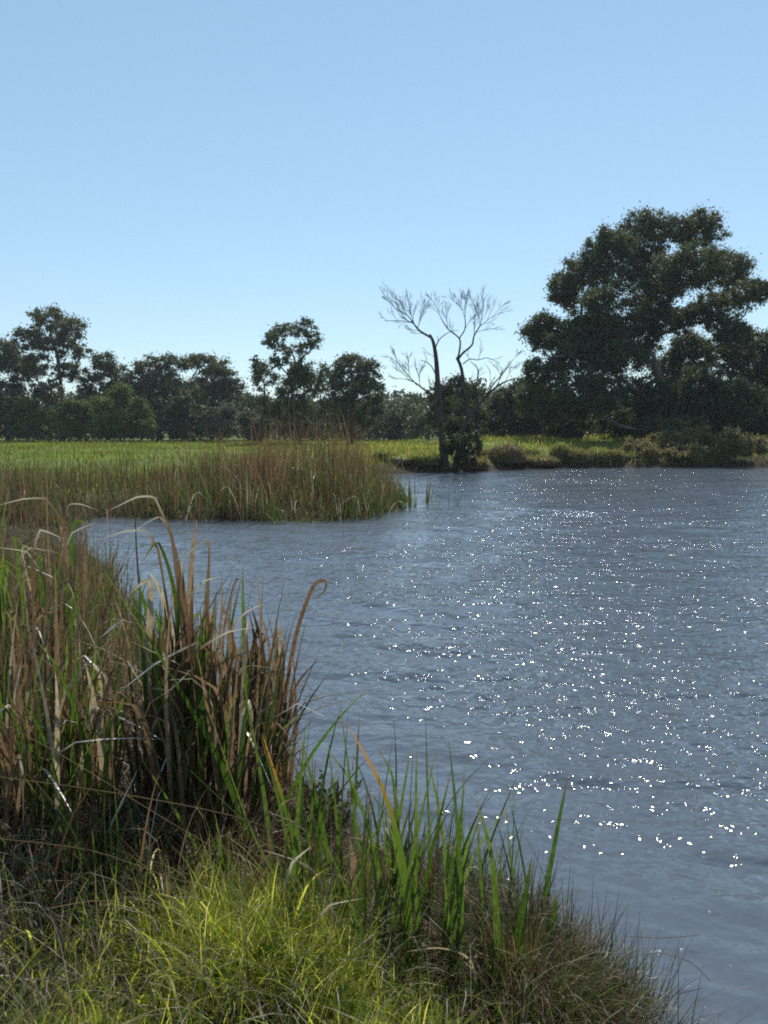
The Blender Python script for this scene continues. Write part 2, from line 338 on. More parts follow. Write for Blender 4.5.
def plant_tree(name, label, cat, base, blobs, Y, leaf='gum', size=0.24, per=150, sub=0.42, fill=1.0, depth=0.7, trunk_r=0.25, stems=None,
               bark='bark', split=False, flat=0.75, group=None, sides=6, droop=0.5, dens=4.6, limb_cap=0.4):
    """blobs are (px, py, rx, ry) foliage masses at distance Y; limbs grow from the trunk to each of them"""
    global rng
    random.seed(label); rng = np.random.default_rng(sum(map(ord, label)))
    b = at(base[0], base[1], Y); bz = hz1(b.x, b.y); b = Vector((b.x, b.y, bz - 0.1))
    root = thing(name, (b.x, b.y, bz), label, cat, group)
    k = Y / FPX
    inv = np.array([b.x, b.y, bz])
    BC = []
    spread = max(abs(q[0] - base[0]) for q in blobs) * k * depth
    for (px, py, rx, ry) in blobs:
        p = at(px, py, Y); side = abs(px - base[0]) * k
        dy = random.uniform(-1, 1) * math.sqrt(max(0.05, spread ** 2 - (side * depth) ** 2)) * 0.75
        if split and abs(px - base[0] + 14) < 30 and py < 400: dy = abs(dy)
        q = at(px, py, Y + dy)
        f_ = .97 if split else 1.0
        BC.append((q, rx * k * f_, ry * k * f_))
    nodes = []            # (pos, parent)
    paths = []            # (node indices, blob id)
    def add_path(start_i, target, steps, wob, bid, up=0.06):
        s = nodes[start_i][0]; idx = [start_i]; d = (target - s).length
        side = Vector((random.gauss(0, 1), random.gauss(0, 1), 0)) * d * wob
        for q in range(1, steps + 1):
            t = q / steps
            p = s.lerp(target, t) + Vector((0, 0, -1)) * (math.sin(math.pi * t) * d * up * 0.5) + side * math.sin(math.pi * t) + Vector((random.gauss(0, 1), random.gauss(0, 1), random.gauss(0, 1))) * d * 0.025 * (t < 1)
            nodes.append((p, idx[-1])); idx.append(len(nodes) - 1)
        paths.append((idx, bid)); return idx
    trunks = stems or [[(base[0], base[1])] + [(base[0] + (np.mean([q[0] for q in blobs]) - base[0]) * t, base[1] + (np.mean([q[1] for q in blobs]) - base[1]) * t) for t in (0.3, 0.6, 0.85)]]
    nt_ = 0
    for st in trunks:
        nodes.append((b.copy() if st is trunks[0] else b + Vector((random.uniform(-.3, .3) , random.uniform(-.3, .3), 0)), -1)); idx = [len(nodes) - 1]
        for (px, py) in st[1:]:
            tgt = at(px, py, Y + random.uniform(-0.3, 0.3)); s = nodes[idx[-1]][0]
            for t in (0.5, 1.0):
                p = s.lerp(tgt, t) + Vector((random.gauss(0, .04), random.gauss(0, .04), 0)) * (t < 1)
                nodes.append((p, idx[-1])); idx.append(len(nodes) - 1)
        paths.append((idx, -1)); nt_ += 1
    n_trunk = len(nodes)
    order = sorted(range(len(BC)), key=lambda i: (BC[i][0] - b).length)
    fol = {}
    for i in order:
        ctr, rx, ry = BC[i]
        tgt = ctr - Vector((0, 0, ry * 0.35))
        def cost(j):
            p = nodes[j][0]; low = (p.z - b.z) < 0.12 * (ctr.z - b.z)
            return (p - tgt).length + 1.6 * max(0, p.z - tgt.z + 0.25 * (Vector((p.x - tgt.x, p.y - tgt.y, 0)).length)) + (3 if low else 0)
        j = min(range(len(nodes)), key=cost)
        main = add_path(j, tgt, 5, 0.10, i)
        # sub clumps
        ns = max(4, int(fill * dens * (rx * ry) / max(0.18, (sub * min(rx, ry)) ** 2) * 0.9))
        ns = min(ns, 80)
        cs, rs_ = [], []
        for _ in range(ns):
            v = Vector((random.gauss(0, 1), random.gauss(0, 1), random.gauss(0, 1))).normalized() * (random.uniform(0.12, 1.0) ** 0.45)
            if v.z < -0.5 and random.random() < 0.4: v.z *= -0.6
            cpos = ctr + Vector((v.x * rx * 0.86, v.y * rx * 0.86 * depth, v.z * ry * 0.86))
            if cpos.z < bz + 0.2: cpos.z = bz + 0.2 + random.random() * 0.3
            rr = sub * min(rx, ry) * random.uniform(0.6, 1.25)
            cs.append(tuple(cpos)); rs_.append(rr)
            if random.random() < 0.55:
                j2 = min(main[1:], key=lambda q: (nodes[q][0] - cpos).length)
                add_path(j2, cpos, 2, 0.08, i, 0.1)
        V, Q = leaf_cloud(cs, rs_, per, size, droop, flat)
        fol[i] = (V, Q)
    # pipe-model radii
    w = np.zeros(len(nodes)); haschild = set(p for _, p in nodes)
    for i in range(len(nodes) - 1, -1, -1):
        if w[i] == 0: w[i] = 1
        if nodes[i][1] >= 0: w[nodes[i][1]] += w[i]
    tot = max(w[:n_trunk].max(), 1)
    R = np.maximum(trunk_r * (w / tot) ** 0.62, 0.010)
    R = np.where(np.arange(len(R)) < n_trunk, R, np.minimum(R, limb_cap * trunk_r)); R[0] *= 1.25
    byb = {}
    for idx, bid in paths:
        pts = [nodes[q][0] - Vector(inv) for q in idx]; rs = [R[q] for q in idx]
        if bid >= 0: rs[0] = min(rs[0], rs[1] * 1.25)
        rs[-1] = max(0.008, rs[-1] * 0.6)
        byb.setdefault(bid if split else -1, []).append((pts, rs, sides))
    for bid, items in byb.items():
        link('trunk' if bid == -1 else 'limb', tubes_mesh('limb', items, M[bark]), root)
    if split:
        for i, (V, Q) in fol.items():
            link('leaf_clump', mk_mesh('leaf_clump', V - inv, Q, mat=M[leaf], smooth=False), root)
    else:
        Vs, Qs, off = [], [], 0
        for V, Q in fol.values(): Vs.append(V - inv); Qs.append(Q + off); off += len(V)
        link('crown', mk_mesh('crown', np.concatenate(Vs), np.concatenate(Qs), mat=M[leaf], smooth=False), root)
    return root

# ------------------------------------------------------------------ setting: ground and water
def polar_sheet(r, a):
    R_, A_ = np.meshgrid(r, a, indexing='ij')
    return R_ * np.sin(A_), R_ * np.cos(A_)
def grid_quads(nr, na, wrap=False):
    i = np.arange(nr - 1)[:, None] * na; j = np.arange(na if wrap else na - 1)[None]; j2 = (j + 1) % na
    return np.stack([i + j, i + na + j, i + na + j2, i + j2], 2).reshape(-1, 4)
ra = np.concatenate([np.geomspace(0.25, 70, 180), np.geomspace(73, 3500, 40)])
aa = np.linspace(-math.pi, math.pi, 240, endpoint=False)
aa = aa + 0.55 * -np.sin(aa)                      # denser ahead
gx, gy = polar_sheet(ra, aa)
gz = hz(gx.ravel(), gy.ravel()); gd = sdf(gx.ravel(), gy.ravel())
turf = sstep(0.5, 3.5, gd) * np.where(gy.ravel() > 14, 1.0, 0.55)
ctr = np.array([[0, 0, hz1(0, 0)]])
V = np.concatenate([np.stack([gx.ravel(), gy.ravel(), gz], 1), ctr])
Q = grid_quads(len(ra), len(aa), True)
k = len(V) - 1
T = np.array([[k, (j + 1) % len(aa), j] for j in range(len(aa))])
o = link('ground', mk_mesh('ground', V, Q[:, ::-1], T[:, ::-1], {'turf': np.append(turf, 0.5)}, M['ground'])); tag(o, 'dark soil and turf of the pond banks and meadow', None, None, 'structure')

def waves(x, y, spacing):
    """wind ripples: short-crested trains running towards the viewer"""
    r2 = np.random.default_rng(5); z = np.zeros_like(x)
    for i in range(46):
        lam = 0.26 * (4.6 ** r2.random())
        dirn = rad(-110) + r2.normal(0, 0.22)
        kx, ky = math.cos(dirn) * 2 * math.pi / lam, math.sin(dirn) * 2 * math.pi / lam
        amp = 0.0032 * lam ** 0.85 * (0.6 + 0.8 * r2.random()) * 1.45
        ph = r2.uniform(0, 6.28)
        cut = np.clip((lam / spacing - 2.2) / 2.0, 0, 1)
        s = np.sin(kx * x + ky * y + ph + 0.9 * np.sin(0.35 * x + 0.22 * y + i))
        z += amp * cut * (s + 0.28 * (s * s - 0.5))
    calm = 0.35 + 0.65 * sstep(0.0, 3.0, -sdf(x, y))      # sheltered by the reeds
    gust = 0.75 + 0.35 * np.sin(0.21 * x + 0.33 * y) * np.sin(0.13 * y - 0.4 * x + 1)
    return z * calm * gust
wr = np.concatenate([np.geomspace(1.8, 60, 540), [75, 110]]); wa = np.concatenate([[-0.95, -0.75], np.linspace(-0.54, 0.56, 340), [0.8, 1.0, 1.25, 1.5, 1.75]])
wx, wy = polar_sheet(wr, wa)
sp = np.repeat(np.maximum(np.gradient(wr), 0.0033 * wr), len(wa)); sp[np.tile((np.abs(wa) > 0.66), len(wr))] = 9
wz = waves(wx.ravel(), wy.ravel(), sp)
o = link('water', mk_mesh('water', np.stack([wx.ravel(), wy.ravel(), wz], 1), grid_quads(len(wr), len(wa))[:, ::-1], attr={'open': 0.4 + 0.6 * sstep(0.0, 2.5, -sdf(wx.ravel(), wy.ravel()))}, mat=M['water'])); tag(o, 'rippled blue grey pond water glittering in the sun', None, None, 'structure')

# ------------------------------------------------------------------ trees
TR = 'trees along the far side of the pond'
plant_tree('gum_tree', 'huge spreading dark gum tree towering over the far bank', 'tree', (672, 444), [
    (650, 232, 42, 26), (700, 232, 34, 24), (612, 244, 30, 22), (590, 275, 36, 26), (565, 292, 22, 22), (640, 268, 36, 26), (690, 270, 40, 28),
    (728, 272, 30, 26), (752, 292, 26, 18), (610, 310, 40, 28), (655, 312, 26, 22), (712, 312, 34, 24), (545, 335, 26, 24), (575, 345, 36, 28), (545, 372, 26, 22),
    (612, 358, 40, 30), (590, 392, 44, 28), (650, 398, 42, 26), (692, 352, 28, 26), (700, 392, 40, 30), (625, 425, 36, 18), (560, 405, 30, 22), (670, 428, 40, 16), (640, 340, 32, 24), (600, 335, 34, 26), (672, 372, 34, 24), (660, 290, 26, 20), (680, 320, 22, 18), (735, 335, 24, 18), (535, 400, 22, 20), (735, 400, 30, 24)],
    64, 'gum', 0.23, 400, 0.31, 1.7, 0.8, 0.5, stems=[[(672, 444), (668, 410), (656, 365), (645, 330), (640, 295), (628, 262)], [(672, 444), (672, 410), (684, 370), (692, 330), (690, 290)]], split=True, sides=8, limb_cap=.34)
plant_tree('gum_tree', 'tall open gum tree with sky showing between its stems, rising above the left wood', 'tree', (62, 440), [
    (50, 322, 26, 15), (72, 330, 16, 14), (30, 338, 18, 14), (55, 345, 26, 14), (80, 352, 12, 10), (38, 365, 18, 14), (66, 372, 18, 12), (50, 392, 20, 14)],
    100, 'gum_olive', 0.36, 170, 0.40, 0.9, 0.8, 0.35, stems=[[(62, 440), (62, 400), (58, 360), (50, 330)], [(62, 440), (64, 390), (70, 350)]], bark='bark_dark', group=TR)
TD = [
 ('broad dark tree cut by the left edge of the picture', (8, 440), [(2, 356, 22, 18), (22, 372, 20, 16), (6, 392, 26, 18), (-18, 370, 24, 26), (18, 412, 22, 16)], 104, 'gum', 0.3, 0.3),
 ('mid height dark tree just right of the tall open gum', (108, 440), [(108, 364, 20, 14), (92, 382, 18, 15), (124, 382, 18, 16), (106, 402, 26, 16), (84, 408, 18, 16)], 104, 'gum', 0.3, 0.28),
 ('flat topped olive tree behind the round bush at the meadow edge', (158, 440), [(150, 368, 18, 13), (172, 366, 20, 13), (160, 386, 26, 16), (140, 392, 18, 14), (178, 398, 22, 18), (158, 410, 28, 16)], 105, 'gum_olive', 0.3, 0.3),
 ('wide pale olive tree left of the leaning sparse gum', (212, 440), [(200, 362, 20, 13), (218, 372, 18, 14), (232, 386, 14, 14), (206, 388, 24, 16), (226, 404, 18, 16), (200, 412, 22, 16)], 108, 'gum_olive', 0.3, 0.3),
 ('gum with sparse tufted top left of the dense round tree', (298, 440), [(286, 332, 20, 10), (304, 326, 14, 9), (312, 340, 11, 13), (272, 340, 11, 10), (292, 350, 20, 9), (280, 362, 14, 9), (302, 366, 13, 10), (296, 372, 16, 9), (264, 376, 18, 16), (290, 386, 26, 18), (312, 384, 18, 18), (270, 408, 22, 18), (300, 414, 26, 18), (256, 362, 9, 8)], 82, 'gum', 0.25, 0.28),
 ('dense round dark tree standing right of the sparse tufted gum', (350, 440), [(350, 362, 18, 13), (366, 372, 18, 14), (334, 376, 18, 15), (352, 388, 30, 20), (374, 394, 14, 18), (340, 412, 28, 20), (368, 418, 20, 18)], 80, 'gum', 0.25, 0.32),
 ('small distant tree in the gap left of the bare tree', (406, 440), [(412, 400, 12, 10), (400, 408, 12, 10), (408, 422, 16, 12)], 120, 'gum_grey', 0.34, 0.2),
 ('bushy dark tree right behind the bare tree', (462, 440), [(440, 396, 16, 14), (456, 388, 16, 12), (470, 396, 14, 13), (446, 416, 24, 18), (470, 418, 20, 18)], 70, 'bush_dark', 0.24, 0.22),
 ('dark tree between the bare tree and the huge gum', (516, 440), [(500, 402, 20, 16), (520, 392, 18, 14), (536, 404, 18, 18), (505, 422, 26, 16), (530, 424, 22, 14)], 74, 'gum', 0.25, 0.25),
 ('leafy dark tree at the right edge beside the huge gum', (742, 440), [(745, 342, 26, 17), (768, 348, 24, 22), (728, 362, 22, 18), (752, 372, 30, 22), (726, 396, 24, 20), (760, 402, 28, 22), (786, 380, 26, 30)], 72, 'bush_dark', 0.26, 0.35)]
for lab, b0, bl, Y, lf, sz, tr in TD:
    plant_tree('woodland_tree', lab, 'tree', b0, bl, Y, lf, sz * 1.12, 205 if Y > 78 else 280, 0.42, 1.0, 0.8, tr, bark='bark_dark', group=TR)
BD = [
 ('round green bush with sunlit right side standing at the meadow edge', (124, 441), [(120, 394, 16, 12), (106, 408, 14, 13), (138, 410, 15, 13), (122, 422, 26, 14), (146, 428, 12, 10), (108, 432, 16, 9)], 92, 'bush'),
 ('low wide green bush left of the round bush', (74, 441), [(78, 406, 14, 9), (62, 414, 12, 9), (88, 416, 12, 11), (72, 428, 24, 12)], 94, 'bush'),
 ('small green bush nearest the left edge of the meadow', (26, 441), [(28, 406, 11, 8), (18, 416, 9, 9), (36, 418, 9, 10), (26, 430, 18, 9)], 94, 'bush'),
 ('narrow dark bush right of the round bush', (182, 441), [(182, 400, 9, 9), (176, 414, 11, 11), (188, 418, 10, 12), (181, 432, 16, 9)], 94, 'bush_dark'),
 ('pale grey shrub below the wide olive tree', (218, 441), [(212, 416, 12, 9), (228, 412, 12, 10), (220, 428, 20, 10)], 96, 'gum_grey'),
 ('grey green shrub behind the tall brown reeds', (252, 441), [(246, 420, 11, 9), (262, 424, 12, 10), (254, 434, 18, 8)], 86, 'gum_grey'),
 ('dark understorey bush beneath the left side of the huge gum', (566, 442), [(556, 418, 18, 12), (576, 414, 16, 12), (566, 430, 26, 11)], 66, 'bush_dark'),
 ('dark understorey bush beneath the middle of the huge gum', (630, 442), [(612, 420, 18, 13), (640, 416, 20, 13), (628, 432, 30, 10)], 66, 'bush_dark'),
 ('dark understorey bush beneath the right side of the huge gum', (700, 442), [(690, 418, 20, 14), (716, 414, 20, 14), (702, 430, 30, 11)], 66, 'bush_dark'),
 ('dark bush filling the bank corner at the right edge', (760, 440), [(752, 418, 16, 12), (772, 412, 18, 14), (762, 430, 24, 10)], 66, 'bush_dark')]
for lab, b0, bl, Y, lf in BD:
    plant_tree('bush', lab, 'bush', b0, bl, Y, lf, 0.27, 480, 0.5, 1.1, 0.9, 0.08, bark='bark_dark', group='bushes under the trees', sides=4)
plant_tree('shrub', 'dark shrub wrapped round the foot of the bare tree at the water edge', 'shrub', (458, 469), [
    (452, 430, 9, 10), (466, 428, 9, 11), (474, 440, 8, 11), (460, 446, 13, 12), (448, 450, 8, 12), (466, 456, 12, 9), (452, 462, 10, 7), (442, 440, 6, 12), (478, 452, 6, 12), (458, 436, 10, 12)],
    42.6, 'bush_dark', 0.16, 2600, 0.5, 1.5, 1.0, 0.06, bark='bark_dark', sides=4, droop=-0.6, flat=1.2)
plant_tree('bramble_mound', 'brown dry bramble mound sprawling along the right bank', 'bramble', (695, 466), [
    (640, 448, 22, 10), (668, 442, 24, 12), (700, 438, 26, 13), (730, 442, 24, 13), (752, 448, 18, 11), (650, 457, 24, 7), (690, 454, 32, 10), (730, 456, 30, 8)],
    48.6, 'bramble', 0.16, 1700, 0.5, 1.2, 0.8, 0.04, bark='bark_dark', sides=4, droop=-0.3)

# far wood seen only as a dark mass behind the trees
n = 420
fx = rng.uniform(-115, 115, n); fy = rng.uniform(138, 175, n)
cs, rs_ = [], []
for x, y in zip(fx, fy):
    hgt = 6.2 + 3.2 * rng.random() + 1.0 * math.sin(x * 0.13) + (-2.0 if 3 < x < 14 else 0)
    for _ in range(5):
        cs.append((x + rng.normal(0, 1.6), y + rng.normal(0, 1.6), 0.5 + hgt * rng.uniform(0.15, 1.0))); rs_.append(rng.uniform(1.0, 2.1))
V, Q = leaf_cloud(cs, rs_, 14, 0.9, 0.3, 0.8, 0.6)
tag(link('distant_wood', mk_mesh('distant_wood', V, Q, mat=M['gum_grey'], smooth=False)), 'far dark wood closing the gaps between the trees', 'wood', None, 'stuff')

n = 640
ux = rng.uniform(-85, 62, n); uy = rng.uniform(99, 116, n) - np.where(ux > 6, 26, 0)
cs, rs_ = [], []
for x, y in zip(ux, uy):
    z = hz1(x, y); hgt = (4.6 if x < -17 else 3.4 if x < -1 else 2.4) + 2.4 * rng.random() + 1.2 * math.sin(x * .31) * math.sin(x * .11 + 1)
    for _ in range(6):
        cs.append((x + rng.normal(0, .9), y + rng.normal(0, .9), z + hgt * rng.uniform(.1, 1.0))); rs_.append(rng.uniform(.7, 1.4))
V, Q = leaf_cloud(cs, rs_, 21, 0.58, 0.2, 0.85, 0.55)
tag(link('undergrowth', mk_mesh('undergrowth', V, Q, mat=M['bush_dark'], smooth=False)), 'dark undergrowth filling the foot of the tree line', 'undergrowth', None, 'stuff')

# ------------------------------------------------------------------ bare tree
BT_Y = 42.2
def bare_tree():
    b = at(447, 470, BT_Y); base = Vector((b.x, b.y, hz1(b.x, b.y)))
    root = thing('bare_tree', base, 'leafless dead tree with two twisting stems at the far water edge', 'tree')
    k = BT_Y / FPX
    def P(pts, dy0=0.0, dy1=0.0):
        n_ = len(pts); out = []
        for i, (px, py) in enumerate(pts):
            out.append(at(px, py, BT_Y + dy0 + (dy1 - dy0) * i / max(1, n_ - 1)) - base)
        return out
    def smooth(pts, m=3):
        out = []
        for i in range(len(pts) - 1):
            p0, p1, p2, p3 = pts[max(0, i - 1)], pts[i], pts[i + 1], pts[min(len(pts) - 1, i + 2)]
            for q in range(m):
                t = q / m
                out.append(0.5 * ((2 * p1) + (p2 - p0) * t + (2 * p0 - 5 * p1 + 4 * p2 - p3) * t * t + (3 * p1 - p0 - 3 * p2 + p3) * t ** 3))
        out.append(pts[-1]); return out
    def fan(p, d, ln, depth, r, items, spread=0.45, up=0.10):
        steps = 4; pts = [p.copy()]; q = p.copy(); d = d.normalized()
        for i in range(steps):
            d = (d + Vector((random.gauss(0, .08), random.gauss(0, .08), random.gauss(0, .06) + up * 0.4))).normalized()
            q = q + d * ln / steps; pts.append(q.copy())
            if depth > 0 and (i >= 1 or depth > 2):
                for _ in range(1 if random.random() < 0.75 else 2):
                    s = Vector((random.gauss(0, 1), random.gauss(0, .8), random.gauss(0, .8)))
                    s = (s - d * s.dot(d)).normalized()
                    fan(q, (d + s * random.uniform(.4, .95) * spread * 1.5), ln * random.uniform(.45, .8), depth - 1, r * 0.55, items, spread, up)
        items.append((pts, list(np.linspace(r, max(0.005, r * 0.45), len(pts))), 4))
    def limb(name, pts, r0, r1, dy1, twigs, parent=root):
        pp = smooth(P(pts, 0, dy1))
        ob = link(name, tubes_mesh(name, [(pp, [q * .64 for q in np.linspace(r0, r1, len(pp))], 7)], M['deadwood']), parent)
        items = []
        for (t, ln, depth, r, dirn) in twigs:
            i = min(len(pp) - 1, int(t * (len(pp) - 1))); p = pp[i]
            d = Vector((dirn[0], random.uniform(-.35, .35), dirn[1]))
            fan(p, d, ln * .62, depth, r * .75, items)
        if items: link('twigs', tubes_mesh('twigs', items, M['deadwood']), ob)['kind'] = 'stuff'
        return ob
    limb('trunk', [(446, 471), (443.5, 450), (441.5, 431), (438.5, 400), (437.5, 379), (436, 358), (433.5, 343), (430, 335)], 0.36, 0.10, 0.1, [(0.72, 1.0, 1, 0.02, (-.8, .5)), (0.55, .8, 1, 0.02, (.8, .5))])
    limb('stem', [(444.5, 456), (456, 440), (468, 417), (465, 395), (461.5, 369), (457, 358)], 0.20, 0.12, 0.2, [(0.7, 1.1, 1, 0.02, (.7, .6)), (0.6, .9, 1, .02, (-.8, .5))])
    limb('branch', [(432, 338), (420, 331), (414, 324)], 0.10, 0.06, 0.2, [(1, 1.3, 3, .03, (-.85, .35)), (1, 1.5, 3, .03, (-.25, .95)), (.8, 1.3, 3, .028, (.35, .95)), (.6, 1.0, 2, .02, (-.9, .1)), (.4, .9, 2, .02, (-.7, -.05))])
    limb('branch', [(414, 324), (407, 315), (396, 309)], 0.05, 0.03, 0.4, [(.6, 1.2, 3, .022, (-.5, .8)), (1, 1.0, 3, .02, (-.8, .6)), (.3, 1.0, 2, .02, (.1, 1))])
    limb('branch', [(412, 322), (398, 320.5), (384, 321)], 0.035, 0.018, -0.3, [(.5, .8, 2, .016, (-.7, .7)), (.9, .6, 2, .014, (-.8, .5))])
    limb('branch', [(435, 349), (439, 340), (446, 334), (452, 331)], 0.055, 0.02, -0.3, [(.9, .5, 1, .015, (.8, .3)), (.3, .5, 1, .014, (.2, .9))])
    limb('branch', [(457.5, 360), (460, 347), (459, 338), (448, 329), (441, 318)], 0.085, 0.035, 0.3, [(1, 1.3, 3, .024, (-.5, .9)), (.8, 1.2, 3, .02, (-.2, .95)), (.65, .8, 2, .018, (-.7, .6))])
    limb('branch', [(459.5, 338), (465, 329), (465, 318)], 0.055, 0.035, -0.2, [(1, 1.4, 3, .024, (.1, 1)), (1, 1.3, 3, .022, (-.35, .9)), (.6, 1.0, 2, .02, (.5, .9))])
    limb('branch', [(457.5, 360), (463, 353), (472, 345), (474, 336), (480, 326)], 0.10, 0.045, -0.4, [(1, 1.6, 3, .028, (.35, .95)), (1, 1.5, 3, .026, (.8, .6)), (.8, 1.4, 3, .024, (.05, 1)), (.85, 1.2, 2, .02, (.95, .15)), (1, 1.5, 3, .02, (.0, 1))])
    limb('branch', [(463, 364), (470, 359), (478, 360), (488, 358), (500, 364)], 0.05, 0.02, 0.3, [(.5, .8, 2, .018, (.2, .9)), (.9, .7, 1, .015, (.8, .2))])
    limb('branch', [(470, 417), (482, 401), (495, 388), (505, 382), (516, 378)], 0.14, 0.035, -0.5, [(.35, 1.3, 2, .03, (.3, .95)), (.55, 1.3, 2, .03, (.55, .85)), (.8, 1.0, 2, .02, (.4, .8)), (1, .9, 2, .018, (.9, .35)), (.9, .8, 1, .016, (.7, -.2))])
    limb('branch', [(486, 397), (493, 385), (504, 372), (511, 362)], 0.07, 0.025, 0.4, [(.6, .9, 2, .018, (-.3, .9)), (1, .9, 2, .016, (.6, .6)), (.8, .7, 2, .015, (.8, .2))])
    limb('branch', [(479, 405), (476, 388), (478, 370), (471, 362)], 0.07, 0.025, 0.2, [(.5, .8, 2, .016, (.4, .9)), (1, .7, 2, .015, (-.4, .8))])
    limb('branch', [(438, 400), (424, 389.5), (414, 382), (405, 379)], 0.09, 0.03, -0.4, [(1, .8, 2, .02, (-.9, .1)), (.8, 1.2, 3, .022, (-.7, .7)), (.5, 1.2, 3, .022, (-.3, .95)), (.3, .8, 2, .018, (.1, 1))])
    limb('branch', [(417, 385), (406, 373), (396, 361)], 0.05, 0.025, 0.2, [(.4, 1.0, 3, .02, (-.2, 1)), (.9, .9, 3, .018, (-.5, .85)), (1, .8, 2, .016, (-.9, .4))])
    limb('branch', [(437, 378), (432, 367), (426, 362), (420, 360)], 0.05, 0.02, 0.2, [(.6, .6, 1, .014, (-.3, .8))])
bare_tree()

# ------------------------------------------------------------------ meadow and far bank
n = 52000
mx = rng.uniform(-62, 4, n); my = 24 + 74 * rng.random(n) ** 1.25
ok = (sdf(mx, my) > 0.6) & (np.abs(mx) < my * 0.62 + 3); mx, my = mx[ok], my[ok]; n = len(mx)
V, Q, T = blades(on_ground(mx, my), rng.uniform(.10, .30, n) * (1 + .6 * lumps(mx * .6, my * .6)), rng.uniform(0, 6.28, n), rng.uniform(0, .5, n), rng.uniform(.1, .9, n), rng.uniform(.02, .045, n) * (my / 45 + .5), 2)
tag(link('meadow_grass', mk_mesh('meadow_grass', V, Q, attr={'t': T}, mat=M['meadow'])), 'bright sunlit green grass of the flat meadow', 'grass', None, 'stuff')
n = 30000
mx = rng.uniform(-4, 40, n); my = rng.uniform(39.5, 72, n)
d = sdf(mx, my); ok = (d > 0.15) & (mx < my * .6 + 3); mx, my = mx[ok], my[ok]; n = len(mx)
V, Q, T = blades(on_ground(mx, my), rng.uniform(.15, .5, n) * (1 + 1.2 * lumps(mx, my)), rng.uniform(0, 6.28, n), rng.uniform(0, .6, n), rng.uniform(.2, 1.1, n), rng.uniform(.025, .05, n), 2)
tag(link('bank_grass', mk_mesh('bank_grass', V, Q, attr={'t': T}, mat=M['bank_grass'])), 'patchy yellow green grass along the far bank', 'grass', None, 'stuff')

def tussock(px, back, wpx, hpx, label, mat='tussock', dense=900):
    yy = np.arange(36, 62, .1); xx = (px - 384) / FPX * yy
    hpx *= random.uniform(.4, 1.15); wpx *= random.uniform(.8, 1.7); back += random.uniform(-.3, .8)
    y = float(yy[np.argmax(sdf(xx, yy) > .45 + back)]); x = (px - 384) / FPX * y; z = hz1(x, y)
    kk = y / FPX; rx, rz = wpx * kk / 2, hpx * kk
    root = thing('grass_tussock', (x, y, z), label, 'tussock', 'tussocks along the far bank')
    nu, nv = 14, 7
    Vv = []
    for i in range(nv + 1):
        ph = (math.pi / 2) * i / nv
        for j in range(nu):
            a = 2 * math.pi * j / nu; q = 1 + 0.12 * math.sin(3 * a + px) + 0.06 * random.random()
            Vv.append((rx * .85 * math.cos(ph) * math.cos(a) * q, rx * .7 * math.cos(ph) * math.sin(a) * q, rz * .8 * math.sin(ph) * q - 0.1 * (i == 0)))
    Qq = grid_quads(nv + 1, nu, True)
    link('mound', mk_mesh('mound', Vv, Qq[:, ::-1], mat=M['litter']), root)
    a = rng.uniform(0, 6.28, dense); ph = np.arccos(rng.uniform(0, 1, dense)) ; ph = np.pi / 2 - ph
    B = np.stack([rx * .82 * np.cos(ph) * np.cos(a), rx * .67 * np.cos(ph) * np.sin(a), rz * .76 * np.sin(ph)], 1)
    Vb, Qb, Tb = blades(B, rng.uniform(.25, .5, dense) * min(1, rz / .6 + .3), a + rng.normal(0, .4, dense), (np.pi / 2 - ph) * .7, rng.uniform(.6, 1.5, dense), .03, 3)
    link('blades', mk_mesh('blades', Vb, Qb, attr={'t': Tb}, mat=M[mat]), root)['kind'] = 'stuff'
for px, bk, w_, h_, lab, mt in [
    (508, .6, 34, 17, 'dark rounded tussock overhanging the water right of the bare tree', 'tussock'),
    (488, 1.2, 18, 12, 'small tussock tucked between the bare tree and the dark overhanging one', 'tussock'),
    (540, .0, 24, 15, 'rounded tussock at the waterline right of the overhanging dark one', 'tussock'),
    (560, 1.0, 22, 17, 'tussock set back behind the waterline between two rounded ones', 'tussock_green'),
    (576, .0, 36, 13, 'low wide tussock at the waterline in the middle of the far bank', 'tussock'),
    (598, .9, 32, 19, 'taller green topped tussock left of the brown bramble mound', 'tussock_green'),
    (614, .0, 26, 14, 'tussock touching the left end of the brown bramble mound', 'tussock'),
    (526, 3.5, 26, 13, 'green tussock on the crest of the bank below the dark trees', 'tussock_green'),
    (404, .8, 30, 14, 'green tussock on the low bank left of the bare tree', 'tussock_green'),
    (426, .6, 24, 12, 'green tussock just left of the foot of the bare tree', 'tussock_green'),
    (384, 1.5, 24, 13, 'green tussock showing beside the right end of the reed bed', 'tussock_green'),
    (474, .1, 20, 9, 'low tussock at the waterline just right of the bare tree shrub', 'tussock')]:
    tussock(px, bk, w_, h_, lab, mt)

# ------------------------------------------------------------------ reed bed across the inlet
def bed(n, xr, yr, hr, keep, lean=.10, curve=.25, w=(.012, .024), kink=0.0, segs=5):
    x = rng.uniform(*xr, n * 4); y = rng.uniform(*yr, n * 4)
    ok = keep(x, y) & (lumps(x * 3.1, y * 3.1 + 7) > -.55 + .35 * rng.random(len(x))); x, y = x[ok][:n], y[ok][:n]; m = len(x)
    ks = np.where(rng.random(m) < kink, rng.uniform(.45, .85, m), 5.0)
    hh = rng.uniform(*hr, m) * ((.5 + .5 * sstep(-6.8, -4.3, x)) * (1 - .38 * sstep(-1.5, .4, x)) if keep is hiR else 1) * (1 + 1.5 * lumps(x * 2.3 + 4, y * 2.3))
    return blades(on_ground(x, y, -.05), hh, rng.uniform(0, 6.28, m), np.abs(rng.normal(0, lean, m)), rng.normal(curve, .25, m), rng.uniform(*w, m), segs, ks, rng.uniform(.4, 1.7, m))
